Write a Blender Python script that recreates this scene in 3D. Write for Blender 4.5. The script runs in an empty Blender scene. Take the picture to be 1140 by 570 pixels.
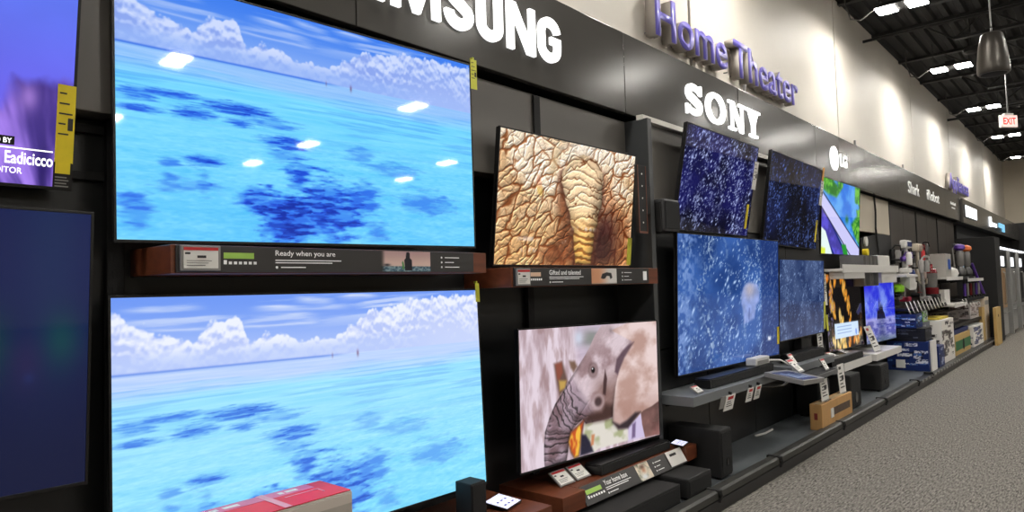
import bpy, bmesh, math, random
import numpy as np
from mathutils import Vector, Matrix

random.seed(7)
SC = bpy.context.scene
COL = SC.collection
PI = math.pi

# ------------------------------------------------------------------ helpers
def lin(c):
    c = np.asarray(c, float)
    return np.where(c <= .04045, c / 12.92, ((c + .055) / 1.055) ** 2.4)

def rgb(r, g, b):
    """An sRGB colour 0..255 as a linear RGBA tuple."""
    v = lin(np.array([r, g, b]) / 255.)
    return (float(v[0]), float(v[1]), float(v[2]), 1.)

MATS = {}
def mat(key, col=(128, 128, 128), rough=.5, metal=0., var=.0, scale=8., bump=0., bscale=60., emit=None, estr=1., spec=.5, stretch=(1, 1, 1), alpha_glass=False):
    """Principled material with procedural colour variation and bump."""
    if key in MATS: return MATS[key]
    m = bpy.data.materials.new(key); m.use_nodes = True
    nt = m.node_tree; n = nt.nodes; l = nt.links
    p = n['Principled BSDF']
    p.inputs['Roughness'].default_value = rough
    p.inputs['Metallic'].default_value = metal
    p.inputs['Specular IOR Level'].default_value = spec
    c = rgb(*col)
    p.inputs['Base Color'].default_value = c
    if alpha_glass:
        p.inputs['Transmission Weight'].default_value = .85
        p.inputs['IOR'].default_value = 1.3
    tc = mp = None
    if var or bump:
        tc = n.new('ShaderNodeTexCoord'); mp = n.new('ShaderNodeMapping')
        mp.inputs['Scale'].default_value = stretch
        l.new(tc.outputs['Object'], mp.inputs['Vector'])
    if var:
        t = n.new('ShaderNodeTexNoise'); t.inputs['Scale'].default_value = scale; t.inputs['Detail'].default_value = 5
        l.new(mp.outputs['Vector'], t.inputs['Vector'])
        r = n.new('ShaderNodeValToRGB')
        r.color_ramp.elements[0].position = .3; r.color_ramp.elements[1].position = .7
        r.color_ramp.elements[0].color = (c[0] * (1 - var), c[1] * (1 - var), c[2] * (1 - var), 1)
        r.color_ramp.elements[1].color = (min(1, c[0] * (1 + var)), min(1, c[1] * (1 + var)), min(1, c[2] * (1 + var)), 1)
        l.new(t.outputs['Fac'], r.inputs['Fac']); l.new(r.outputs['Color'], p.inputs['Base Color'])
    if bump:
        t2 = n.new('ShaderNodeTexNoise'); t2.inputs['Scale'].default_value = bscale; t2.inputs['Detail'].default_value = 3
        l.new(mp.outputs['Vector'], t2.inputs['Vector'])
        b = n.new('ShaderNodeBump'); b.inputs['Strength'].default_value = bump; b.inputs['Distance'].default_value = .01
        l.new(t2.outputs['Fac'], b.inputs['Height']); l.new(b.outputs['Normal'], p.inputs['Normal'])
    if emit:
        p.inputs['Emission Color'].default_value = rgb(*emit)
        p.inputs['Emission Strength'].default_value = estr
    MATS[key] = m
    return m

def picture_mat(key, emission=True, rough=.07, spec=.5, strength=1.):
    """A material whose picture comes from the mesh's own colour attribute: a lit screen, or a print."""
    if key in MATS: return MATS[key]
    m = bpy.data.materials.new(key); m.use_nodes = True
    n = m.node_tree.nodes; l = m.node_tree.links; p = n['Principled BSDF']
    a = n.new('ShaderNodeVertexColor'); a.layer_name = 'picture'
    p.inputs['Roughness'].default_value = rough
    p.inputs['Specular IOR Level'].default_value = spec
    if emission:
        p.inputs['Base Color'].default_value = (.004, .004, .005, 1)
        l.new(a.outputs['Color'], p.inputs['Emission Color'])
        p.inputs['Emission Strength'].default_value = strength
    else:
        l.new(a.outputs['Color'], p.inputs['Base Color'])
    MATS[key] = m
    return m

ORG = {}      # name of a thing's root -> world location of its origin (None: its parts are built in local space)
class MB:
    """Collects shapes into one bmesh; build() links them as ONE mesh object."""
    def __init__(s): s.bm = bmesh.new()
    def _add(s, v, f):
        vs = [s.bm.verts.new(p) for p in v]
        fs = []
        for q in f:
            try: fs.append(s.bm.faces.new([vs[i] for i in q]))
            except ValueError: pass
        return vs, fs
    def box(s, x0, x1, y0, y1, z0, z1, bev=0., mx=None):
        v = [(x, y, z) for x in (x0, x1) for y in (y0, y1) for z in (z0, z1)]
        if mx is not None: v = [mx @ Vector(p) for p in v]
        vs, fs = s._add(v, [(0, 1, 3, 2), (4, 6, 7, 5), (0, 4, 5, 1), (2, 3, 7, 6), (0, 2, 6, 4), (1, 5, 7, 3)])
        if bev:
            ed = list({e for f in fs for e in f.edges})
            bmesh.ops.bevel(s.bm, geom=ed, offset=bev, segments=2, affect='EDGES', profile=.6)
        return s
    def prism(s, pts, axis, a, b):
        """A 2D outline (the other two axes in order) extruded along an axis from a to b."""
        def P(p, t):
            return {'x': (t, p[0], p[1]), 'y': (p[0], t, p[1]), 'z': (p[0], p[1], t)}[axis]
        n = len(pts)
        v = [P(p, a) for p in pts] + [P(p, b) for p in pts]
        s._add(v, [tuple(range(n))[::-1], tuple(range(n, 2 * n))] + [(i, (i + 1) % n, n + (i + 1) % n, n + i) for i in range(n)])
        return s
    def lathe(s, prof, c, n=20, axis='z', cap=True):
        rings = []
        for r, t in prof:
            ring = []
            for k in range(n):
                a = 2 * PI * k / n; u, w = r * math.cos(a), r * math.sin(a)
                q = {'z': (u, w, t), 'y': (u, t, w), 'x': (t, u, w)}[axis]
                ring.append(s.bm.verts.new((c[0] + q[0], c[1] + q[1], c[2] + q[2])))
            rings.append(ring)
        for A, B in zip(rings, rings[1:]):
            for k in range(n): s.bm.faces.new((A[k], A[(k + 1) % n], B[(k + 1) % n], B[k]))
        if cap:
            s.bm.faces.new(rings[0][::-1]); s.bm.faces.new(rings[-1])
        return s
    def tube(s, pts, r, n=8):
        pts = [Vector(p) for p in pts]; rings = []
        rr = r if isinstance(r, (list, tuple)) else [r] * len(pts)
        for i, p in enumerate(pts):
            d = (pts[min(i + 1, len(pts) - 1)] - pts[max(i - 1, 0)]).normalized()
            h = Vector((0, 0, 1)) if abs(d.z) < .9 else Vector((1, 0, 0))
            u = d.cross(h).normalized(); w = d.cross(u)
            rings.append([s.bm.verts.new(p + (u * math.cos(2 * PI * k / n) + w * math.sin(2 * PI * k / n)) * rr[i]) for k in range(n)])
        for A, B in zip(rings, rings[1:]):
            for k in range(n): s.bm.faces.new((A[k], A[(k + 1) % n], B[(k + 1) % n], B[k]))
        s.bm.faces.new(rings[0][::-1]); s.bm.faces.new(rings[-1])
        return s
    def ribbon(s, pts, w, y0, y1, closed=False):
        """A thick stroke in the XZ plane: quads along a polyline; w is the full width (a number or one per point)."""
        n = len(pts); P = [Vector((p[0], p[1])) for p in pts]; L = []; R = []
        for i in range(n):
            if closed: a, b = P[(i - 1) % n], P[(i + 1) % n]
            else: a, b = P[max(i - 1, 0)], P[min(i + 1, n - 1)]
            d = (b - a).normalized(); q = Vector((-d.y, d.x))
            ww = w[i] if isinstance(w, (list, tuple)) else w
            L.append(P[i] + q * ww / 2); R.append(P[i] - q * ww / 2)
        m = n if closed else n - 1
        A = [(p.x, y0, p.y) for p in L]; B = [(p.x, y0, p.y) for p in R]; C = [(p.x, y1, p.y) for p in L]; D = [(p.x, y1, p.y) for p in R]
        fs = []
        for i in range(m):
            j = (i + 1) % n
            fs += [(i, j, n + j, n + i), (2 * n + i, 3 * n + i, 3 * n + j, 2 * n + j), (i, 2 * n + i, 2 * n + j, j), (n + i, n + j, 3 * n + j, 3 * n + i)]
        if not closed: fs += [(0, n, 3 * n, 2 * n), (n - 1, 3 * n - 1, 4 * n - 1, 2 * n - 1)]
        s._add(A + B + C + D, fs)
        return s
    def build(s, name, material, parent=None, smooth=False, fix=True):
        if fix: bmesh.ops.recalc_face_normals(s.bm, faces=s.bm.faces)
        me = bpy.data.meshes.new(name)
        o = bpy.data.objects.new(name, me); COL.objects.link(o)
        if parent is not None:
            o.parent = parent
            og = ORG.get(parent.name)
            if og is not None:
                bmesh.ops.translate(s.bm, verts=s.bm.verts, vec=-og)
            ORG[o.name] = og
        s.bm.to_mesh(me); s.bm.free()
        if smooth:
            for p in me.polygons: p.use_smooth = True
            try: me.set_sharp_from_angle(angle=math.radians(40))
            except Exception: pass
        me.materials.append(material)
        return o

def tag(o, label, cat, group=None, kind=None):
    o['label'] = label; o['category'] = cat
    if group: o['group'] = group
    if kind: o['kind'] = kind
    return o

def thing(name, label, cat, loc=(0, 0, 0), group=None, local=False):
    o = bpy.data.objects.new(name, None); COL.objects.link(o)
    o.location = loc; o.empty_display_size = .1
    ORG[o.name] = None if local else Vector(loc)
    return tag(o, label, cat, group)

def solo(name, label, cat, mb, material, loc=None, group=None, smooth=False):
    """A thing that is one mesh, its origin at its base."""
    if loc is None:
        xs = [v.co for v in mb.bm.verts]
        loc = Vector((sum(v.x for v in xs) / len(xs), sum(v.y for v in xs) / len(xs), min(v.z for v in xs)))
    loc = Vector(loc)
    bmesh.ops.translate(mb.bm, verts=mb.bm.verts, vec=-loc)
    o = mb.build(name, material, None, smooth); o.location = loc
    ORG[o.name] = loc
    return tag(o, label, cat, group)

def structure(name, mb, material, smooth=False):
    o = mb.build(name, material, None, smooth); o['kind'] = 'structure'; ORG[o.name] = Vector((0, 0, 0))
    return o

def text_mesh(s, offset=0., extrude=0., shear=0.):
    cu = bpy.data.curves.new('lettering', 'FONT'); cu.body = s; cu.size = 1.; cu.offset = offset; cu.extrude = extrude
    cu.shear = shear; cu.resolution_u = 4
    ob = bpy.data.objects.new('lettering', cu); COL.objects.link(ob)
    dg = bpy.context.evaluated_depsgraph_get()
    me = bpy.data.meshes.new_from_object(ob.evaluated_get(dg))
    bpy.data.objects.remove(ob); bpy.data.curves.remove(cu)
    return me

def text(parent, name, s, x0, x1, z0, z1, y, material, offset=0., depth=.0, keep=True, mx=None):
    """Lettering fitted to the box x0..x1, z0..z1 on the plane Y = y, read from -Y."""
    me = text_mesh(s, offset, 0.)
    co = np.zeros(len(me.vertices) * 3); me.vertices.foreach_get('co', co); co = co.reshape(-1, 3)
    a = co.min(0); b = co.max(0)
    w = max(b[0] - a[0], 1e-6); h = max(b[1] - a[1], 1e-6)
    q = np.zeros_like(co)
    q[:, 0] = x0 + (co[:, 0] - a[0]) / w * (x1 - x0)
    q[:, 2] = z0 + (co[:, 1] - a[1]) / h * (z1 - z0)
    q[:, 1] = y
    og = ORG.get(parent.name) if parent else None
    if mx is not None: q = np.array([mx @ Vector(p) for p in q])
    if og is not None: q -= np.array(og)
    me.vertices.foreach_set('co', q.ravel()); me.update()
    me.name = name
    o = bpy.data.objects.new(name, me); COL.objects.link(o)
    if parent: o.parent = parent; ORG[o.name] = og
    me.materials.clear(); me.materials.append(material)
    if depth:
        bm = bmesh.new(); bm.from_mesh(me)
        bmesh.ops.dissolve_limit(bm, angle_limit=.01, verts=bm.verts, edges=bm.edges)
        r = bmesh.ops.extrude_face_region(bm, geom=bm.faces[:])
        bmesh.ops.translate(bm, vec=(0, depth, 0), verts=[v for v in r['geom'] if isinstance(v, bmesh.types.BMVert)])
        bmesh.ops.recalc_face_normals(bm, faces=bm.faces)
        bm.to_mesh(me); bm.free()
    return o

_W = {}
def tw(s):
    if s not in _W:
        me = text_mesh(s); xs = [v.co.x for v in me.vertices]; _W[s] = (min(xs), max(xs)); bpy.data.meshes.remove(me)
    return _W[s]

def sign_letters(parent, s, x0, x1, z0, cap, y, material, offset=.0, depth=.03, back=None):
    """Each letter its own mesh, spaced as the font spaces them, fitted to x0..x1; cap = height of the capital letters."""
    adv = []; t = 0.
    base = tw('||')[1] - tw('||')[0]
    pos = []
    for ch in s:
        if ch == ' ': pos.append(None); t += .28; continue
        w = tw('|' + ch + '|'); pos.append(t); t += (w[1] - w[0]) - base
    total = t
    H = text_mesh('H'); ch = max(v.co.y for v in H.vertices); bpy.data.meshes.remove(H)
    sx = (x1 - x0) / total; sz = cap / ch; out = []
    for c, p in zip(s, pos):
        if p is None: continue
        me = text_mesh(c, offset); v = [q.co for q in me.vertices]
        a = Vector((min(q.x for q in v), min(q.y for q in v))); b = Vector((max(q.x for q in v), max(q.y for q in v)))
        bpy.data.meshes.remove(me)
        out.append(text(parent, 'letter', c, x0 + (p + a.x) * sx, x0 + (p + b.x) * sx, z0 + a.y * sz, z0 + b.y * sz, y, material, offset, depth))
    return out

# ------------------------------------------------------------------ procedural pictures (what the screens and prints show)
def hash2(ix, iy, seed):
    h = (ix.astype(np.int64) * 374761393 + iy.astype(np.int64) * 668265263 + seed * 974711) & 0x7fffffff
    h = ((h ^ (h >> 13)) * 1274126177) & 0x7fffffff
    return ((h ^ (h >> 16)) & 0xffff) / 65535.
def vnoise(x, y, seed=0):
    ix = np.floor(x); iy = np.floor(y); fx = x - ix; fy = y - iy
    fx = fx * fx * (3 - 2 * fx); fy = fy * fy * (3 - 2 * fy)
    a = hash2(ix, iy, seed); b = hash2(ix + 1, iy, seed); c = hash2(ix, iy + 1, seed); d = hash2(ix + 1, iy + 1, seed)
    return (a * (1 - fx) + b * fx) * (1 - fy) + (c * (1 - fx) + d * fx) * fy
def fbm(x, y, seed=0, octaves=5, gain=.5):
    t = 0; a = 1.; n = 0.
    for o in range(octaves):
        t = t + a * vnoise(x * 2 ** o, y * 2 ** o, seed + o * 17); n += a; a *= gain
    return t / n
def worley(x, y, seed=0):
    ix = np.floor(x); iy = np.floor(y); f1 = np.full(x.shape, 9.); f2 = np.full(x.shape, 9.)
    for dx in (-1, 0, 1):
        for dy in (-1, 0, 1):
            cx = ix + dx + hash2(ix + dx, iy + dy, seed); cy = iy + dy + hash2(ix + dx, iy + dy, seed + 5)
            d = np.hypot(cx - x, cy - y)
            f2 = np.where(d < f1, f1, np.minimum(f2, d)); f1 = np.minimum(f1, d)
    return f1, f2
def sstep(a, b, t):
    t = np.clip((t - a) / (b - a), 0, 1); return t * t * (3 - 2 * t)
def mix(a, b, t):
    t = np.asarray(t)[..., None] if np.ndim(t) == 2 else t
    return np.asarray(a) * (1 - t) + np.asarray(b) * t
def C8(*c): return np.array(c, float) / 255.
def sd_poly(U, V, pts, ax=1.):
    """Signed distance to a polygon (negative inside); ax stretches u so that distances are round."""
    d = np.full(U.shape, 9.); ins = np.zeros(U.shape, bool); n = len(pts); X = U * ax
    for i in range(n):
        x0, y0 = pts[i][0] * ax, pts[i][1]; x1, y1 = pts[(i + 1) % n][0] * ax, pts[(i + 1) % n][1]
        ex, ey = x1 - x0, y1 - y0; t = np.clip(((X - x0) * ex + (V - y0) * ey) / (ex * ex + ey * ey + 1e-12), 0, 1)
        d = np.minimum(d, np.hypot(X - x0 - t * ex, V - y0 - t * ey))
        c = ((y0 > V) != (y1 > V)) & (X < ex * (V - y0) / (ey if abs(ey) > 1e-9 else 1e-9) + x0)
        ins ^= c
    return np.where(ins, -d, d)
def in_poly(U, V, pts, soft=.01, ax=1.75): return sstep(soft, -soft, sd_poly(U, V, pts, ax))
def grid_uv(nx, ny):
    u = (np.arange(nx) / (nx - 1)); v = (np.arange(ny) / (ny - 1))
    return np.meshgrid(u, v)                       # v = 0 at the top

def picture_mesh(name, img):
    """A unit grid (x 0..1, z 0..1, facing -Y) that carries the picture as a colour attribute."""
    ny, nx, _ = img.shape
    U, V = grid_uv(nx, ny)
    co = np.zeros((ny, nx, 3)); co[..., 0] = U; co[..., 2] = 1 - V
    idx = np.arange(nx * ny).reshape(ny, nx)
    f = np.stack([idx[1:, :-1], idx[1:, 1:], idx[:-1, 1:], idx[:-1, :-1]], -1).reshape(-1)
    nf = (nx - 1) * (ny - 1)
    me = bpy.data.meshes.new(name)
    me.vertices.add(nx * ny); me.vertices.foreach_set('co', co.ravel())
    me.loops.add(nf * 4); me.loops.foreach_set('vertex_index', f.astype(np.int32))
    me.polygons.add(nf); me.polygons.foreach_set('loop_start', np.arange(0, nf * 4, 4, dtype=np.int32))
    try: me.polygons.foreach_set('loop_total', np.full(nf, 4, np.int32))
    except Exception: pass
    me.update(calc_edges=True)
    a = me.color_attributes.new('picture', 'FLOAT_COLOR', 'POINT')
    c = np.ones((ny * nx, 4), np.float32); c[:, :3] = lin(np.clip(img, 0, 1)).reshape(-1, 3)
    a.data.foreach_set('color', c.ravel())
    return me

def picture(parent, name, me, material, x0, x1, z0, z1, y):
    o = bpy.data.objects.new(name, me); COL.objects.link(o); o.parent = parent
    og = ORG.get(parent.name); off = og if og is not None else Vector((0, 0, 0))
    o.location = Vector((x0, y, z0)) - off; o.scale = (x1 - x0, 1, z1 - z0)
    if not me.materials: me.materials.append(material)
    ORG[o.name] = og
    return o

OCEAN_PATCHES = [(0.105, 0.699, 0.022, 0.016, 0.5), (0.181, 0.678, 0.045, 0.021, 0.9), (0.108, 0.763, 0.02, 0.022, 0.5), (0.173, 0.781, 0.021, 0.039, 0.6), (0.034, 0.885, 0.031, 0.054, 0.6), (0.302, 0.825, 0.039, 0.038, 0.9), (0.38, 0.887, 0.065, 0.098, 1.3), (0.379, 0.571, 0.057, 0.03, 0.8), (0.41, 0.709, 0.034, 0.065, 0.8), (0.261, 0.509, 0.033, 0.011, 0.5), (0.358, 0.496, 0.058, 0.019, 0.5), (0.045, 0.508, 0.043, 0.012, 0.7), (0.042, 0.454, 0.035, 0.02, 0.6), (0.109, 0.436, 0.053, 0.015, 0.7), (0.159, 0.498, 0.043, 0.019, 0.8), (0.265, 0.455, 0.079, 0.02, 0.9), (0.262, 0.509, 0.034, 0.015, 0.7), (0.479, 0.844, 0.096, 0.121, 1.0), (0.591, 0.795, 0.055, 0.061, 0.6), (0.638, 0.945, 0.035, 0.041, 0.45), (0.825, 0.783, 0.092, 0.053, 0.45), (0.59, 0.578, 0.041, 0.035, 0.35), (0.695, 0.628, 0.075, 0.034, 0.35), (0.377, 0.622, 0.035, 0.028, 0.3), (0.143, 0.785, 0.067, 0.025, 0.4)]
CLOUD_TOP = [(0.0, 0.045), (0.016, 0.05), (0.033, 0.106), (0.06, 0.100), (0.084, 0.146), (0.105, 0.134), (0.131, 0.149), (0.161, 0.176), (0.173, 0.15), (0.182, 0.116), (0.205, 0.095), (0.252, 0.082), (0.264, 0.098), (0.272, 0.15), (0.282, 0.185), (0.295, 0.183), (0.313, 0.155), (0.365, 0.160), (0.405, 0.185), (0.422, 0.187), (0.486, 0.195), (0.525, 0.176), (0.557, 0.14), (0.581, 0.113), (0.607, 0.079), (0.675, 0.066), (0.738, 0.038), (0.842, 0.03), (0.988, 0.022)]
CIRRUS = [[(0.041, 0.048), (0.155, 0.041)], [(0.08, 0.116), (0.181, 0.123)], [(0.315, 0.056), (0.43, 0.057)], [(0.314, 0.084), (0.421, 0.089)], [(0.263, 0.124), (0.428, 0.123)], [(0.383, 0.055), (0.528, 0.057)], [(0.381, 0.124), (0.452, 0.119)], [(0.411, 0.024), (0.49, 0.033)], [(0.529, 0.018), (0.625, 0.015)]]
FACE = {
  'head': [(0.547, 0.005), (0.493, 0.086), (0.451, 0.18), (0.409, 0.251), (0.359, 0.33), (0.309, 0.407), (0.26, 0.493), (0.213, 0.567), (0.175, 0.661), (0.146, 0.756), (0.139, 0.856), (0.138, 0.947), (0.14, 1.008), (0.276, 1.009), (0.291, 0.94), (0.298, 0.858), (0.313, 0.798), (0.349, 0.754), (0.392, 0.721), (0.417, 0.759), (0.467, 0.76), (0.529, 0.759), (0.592, 0.756), (0.64, 0.749), (0.683, 0.616), (0.78, 0.402), (0.88, 0.178), (0.983, -0.006), (0.766, 0.0)] ,
  'ear': [(0.62, 0.052), (0.786, 0.158), (0.719, 0.255), (0.678, 0.364), (0.642, 0.518), (0.62, 0.672), (0.613, 0.795), (0.655, 0.861), (0.722, 0.866), (0.793, 0.813), (0.865, 0.758), (0.939, 0.738), (1.008, 0.703), (0.997, 0.433), (1.0, -0.017), (0.767, -0.007)] ,
  'fold': [(0.802, 0.164), (0.75, 0.184), (0.704, 0.23), (0.656, 0.293), (0.64, 0.393), (0.662, 0.419), (0.685, 0.365), (0.718, 0.289), (0.761, 0.225)] ,
  'under': [(0.613, 0.795), (0.655, 0.866), (0.733, 0.876), (0.841, 0.765), (0.794, 0.76), (0.724, 0.809), (0.667, 0.83)] ,
  'body': [(1.002, 0.702), (0.914, 0.733), (0.841, 0.765), (0.85, 0.874), (0.871, 0.986), (1.0, 1.0)] ,
  'jaw': [(0.563, 0.638), (0.531, 0.687), (0.449, 0.684), (0.412, 0.715), (0.417, 0.759), (0.467, 0.76), (0.56, 0.767), (0.64, 0.749), (0.627, 0.662)] ,
  'cheek': [(0.566, 0.36), (0.579, 0.44), (0.565, 0.571), (0.544, 0.556), (0.551, 0.457)] ,
  'tusk': [(0.404, 0.73), (0.368, 0.758), (0.313, 0.798), (0.294, 0.867), (0.31, 0.945), (0.333, 0.998), (0.362, 0.992), (0.374, 0.92), (0.381, 0.837)] ,
  'bright': [(0.403, 0.76), (0.467, 0.76), (0.614, 0.765), (0.655, 0.866), (0.733, 0.876), (0.742, 0.976), (0.503, 0.978), (0.461, 0.999), (0.387, 0.924)] ,
  'dark1': [(0.382, 0.833), (0.415, 0.845), (0.443, 0.907), (0.466, 0.99), (0.372, 0.995)] ,
  'orange2': [(0.455, 0.856), (0.477, 0.857), (0.467, 0.935), (0.447, 0.941)] ,
  'lav': [(0.734, 0.858), (0.841, 0.777), (0.857, 0.875), (0.871, 0.986), (0.731, 0.984)] ,
  'lavdark': [(0.768, 0.854), (0.797, 0.838), (0.789, 0.964), (0.761, 0.969)] ,
  'hole': [(0.211, 0.268), (0.266, 0.255), (0.283, 0.33), (0.299, 0.416), (0.279, 0.476), (0.242, 0.51), (0.226, 0.404)] ,
  'yellow': [(0.241, 0.396), (0.29, 0.404), (0.28, 0.459), (0.246, 0.474)] ,
  'red': [(0.22, 0.269), (0.262, 0.26), (0.268, 0.338), (0.244, 0.397), (0.23, 0.384)] ,
  'hole2': [(0.312, 0.26), (0.35, 0.265), (0.365, 0.31), (0.339, 0.349), (0.321, 0.314)] ,
  'eye': [(0.477, 0.354), (0.501, 0.357)] ,
  'magenta': [(0.661, 0.18), (0.694, 0.183)] ,
  'trunkc': [(0.414, 0.457), (0.324, 0.589), (0.236, 0.737), (0.203, 0.997)] ,
  'eyeb': [(0.508, 0.609)] ,
}
SKIN = {
  'trunk': [(0.473, 0.143), (0.421, 0.243), (0.411, 0.334), (0.447, 0.44), (0.472, 0.55), (0.498, 0.638), (0.524, 0.75), (0.541, 1.002), (0.672, 1.0), (0.677, 0.762), (0.703, 0.618), (0.731, 0.424), (0.727, 0.211), (0.676, 0.114), (0.564, 0.079)] ,
  'crev': [(0.401, 0.246), (0.418, 0.355), (0.452, 0.462), (0.478, 0.572), (0.511, 0.705), (0.539, 1.003), (0.334, 1.007), (0.281, 0.899), (0.375, 0.828), (0.421, 0.668), (0.389, 0.493)] ,
  'right': [(0.727, 0.211), (0.733, 0.448), (0.703, 0.618), (0.677, 0.762), (0.676, 1.0), (0.987, 0.993), (0.99, 0.615), (0.868, 0.43), (0.788, 0.272)] ,
  'fold1': [(0.348, 0.069), (0.319, 0.261), (0.369, 0.296), (0.392, 0.071)] ,
  'bananas': [(0.244, 0.296), (0.263, 0.304), (0.287, 0.408), (0.28, 0.463), (0.255, 0.445), (0.238, 0.372)] ,
  'white': [(0.585, 0.051)] ,
}

def pic_ocean(nx, ny, deep):
    """A tropical lagoon: cumulus over a level horizon, turquoise shallows with darker reef patches. deep: how saturated the panel shows it."""
    U, V = grid_uv(nx, ny); hz = .266; one = np.ones(U.shape + (3,))
    sky = mix(C8(112, 154, 246), C8(66, 128, 240), deep); sky_lo = mix(C8(172, 196, 252), C8(138, 176, 248), deep)
    img = mix(sky * one, sky_lo, sstep(0, hz, V))
    cl_hi = mix(C8(238, 243, 255), C8(206, 220, 255), deep); cl_mid = mix(C8(212, 222, 254), C8(172, 194, 250), deep); cl_lo = mix(C8(184, 200, 250), C8(142, 168, 240), deep)
    ci = np.zeros(U.shape)
    n0 = fbm(U * 9, V * 60, 4, 4)
    for (a, b) in CIRRUS:
        t = np.clip((U - a[0]) / (b[0] - a[0]), -.5, 1.5); vy = a[1] + (b[1] - a[1]) * np.clip(t, 0, 1)
        ci = np.maximum(ci, np.exp(-((V - vy + (n0 - .5) * .03) / .010) ** 2) * sstep(-.4, .3, t) * sstep(1.4, .7, t) * (.25 + .9 * n0))
    ci = np.maximum(ci, sstep(.50, .72, fbm(U * 4 + 3 + V * 6, V * 40 + U * 3, 11, 5)) * .75 * sstep(.17, .07, V))
    img = mix(img, cl_hi, np.clip(ci, 0, 1) * .8)
    # cumulus bank: billows grow out of the outline, lit from above
    xs = np.array([p[0] for p in CLOUD_TOP]); ys = np.array([p[1] for p in CLOUD_TOP]); top = np.interp(U, xs, ys)
    w1 = fbm(U * 22, V * 13, 20, 3) - .5
    f1, f2 = worley(U * 34 + w1 * 1.5, V * 20 + w1, 22); g1, g2 = worley(U * 80 + w1 * 2, V * 46, 25)
    bump = np.clip(1 - f1, 0, 1) * .65 + np.clip(1 - g1, 0, 1) * .35
    d = V - top + (bump - .6) * .05 + w1 * .012
    c = sstep(-.006, .008, d)
    lump = np.clip(1 - f1 * 1.05, 0, 1) * .6 + np.clip(1 - g1, 0, 1) * .4
    up_ = np.zeros_like(lump); k = max(1, int(ny * .02)); up_[k:] = lump[k:] - lump[:-k]
    lit = .62 + up_ * 1.3 + (fbm(U * 10, V * 9, 31, 4) - .5) * .9 - sstep(.0, .16, d) * .35
    body = mix(cl_lo * one, cl_mid, sstep(.15, .5, lit)); body = mix(body, cl_hi, sstep(.45, .85, lit))
    body = mix(body, mix(sky_lo, cl_mid, .35), sstep(hz - .095, hz - .02, V) * .8)
    right = sstep(.62, .9, U) * .55; body = mix(body, cl_mid, right * sstep(.05, .2, V))
    img = mix(img, body, c)
    # sea
    dz = np.clip((V - hz) / (1 - hz), 0, 1); ld = np.log(dz + .035)
    w0 = mix(C8(190, 214, 255), C8(150, 198, 253), deep); wa = mix(C8(156, 228, 255), C8(120, 216, 255), deep); wb = mix(C8(132, 222, 255), C8(106, 206, 255), deep)
    sea = mix(w0 * one, wa, sstep(.05, .17, dz + (fbm(U * 5, V * 50, 39, 3) - .5) * .06)); sea = mix(sea, wb, sstep(.3, 1, dz))
    rip = fbm(U * 7, ld * 22, 41, 5)
    sea = sea + ((rip - .5) * .13)[..., None] * np.array([1.2, .7, .2])
    st = sstep(.52, .66, fbm(U * 5 + 2, ld * 15, 43, 4)) * sstep(.03, .09, dz) * sstep(.55, .2, dz); sea = mix(sea, mix(C8(112, 178, 250), C8(78, 160, 248), deep), st * .45)
    fine = fbm(U * 60 + rip * 2, ld * 95, 47, 3)
    sea = sea + ((fine - .5) * .12 * sstep(.08, .6, dz))[..., None] * np.array([1.2, .8, .3])
    pk = np.zeros(U.shape); wob = fbm(U * 13, ld * 20, 51, 4) - .5; w3 = fbm(U * 42, ld * 60, 57, 4) - .5
    for (cu, cv, au, av, s) in OCEAN_PATCHES:
        q = np.hypot((U - cu) / (au * 1.15), (V - cv) / (av * 1.2)) + wob * 1.1 + w3 * 1.0
        pk = np.maximum(pk, s * 1.15 * (.45 + .55 * sstep(.35, .62, fbm(U * 26 + w3, ld * 44, 59, 3))) * sstep(1.3, .45, q))
    pk = np.clip(pk, 0, 1.3)
    d1 = mix(C8(82, 150, 244), C8(46, 112, 238), deep); d2 = mix(C8(52, 104, 222), C8(26, 66, 208), deep); d3 = mix(C8(38, 80, 190), C8(14, 44, 158), deep)
    ripple = sstep(.4, .6, fbm(U * 46 + w3 * 2, V * 120, 67, 2))
    sea = mix(sea, d1, np.clip(pk * 1.5, 0, 1) * .85); sea = mix(sea, d2, sstep(.55, 1., pk) * (.45 + .4 * ripple)); sea = mix(sea, d3, sstep(.9, 1.25, pk) * (.4 + .4 * ripple))
    img = mix(img, sea, sstep(hz - .001, hz + .003, V))
    hl = np.exp(-((V - hz - .003) / .0045) ** 2) * sstep(.56, .45, U)
    img = mix(img, mix(C8(96, 136, 232), C8(46, 100, 226), deep), hl * .8)
    boat = np.exp(-((U - .567) / .003) ** 2 - ((V - hz - .004) / .014) ** 2) + .6 * np.exp(-((U - .493) / .002) ** 2 - ((V - hz - .004) / .011) ** 2)
    img = mix(img, C8(110, 60, 90), np.clip(boat, 0, 1) * .65)
    return np.clip(img, 0, 1)

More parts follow.
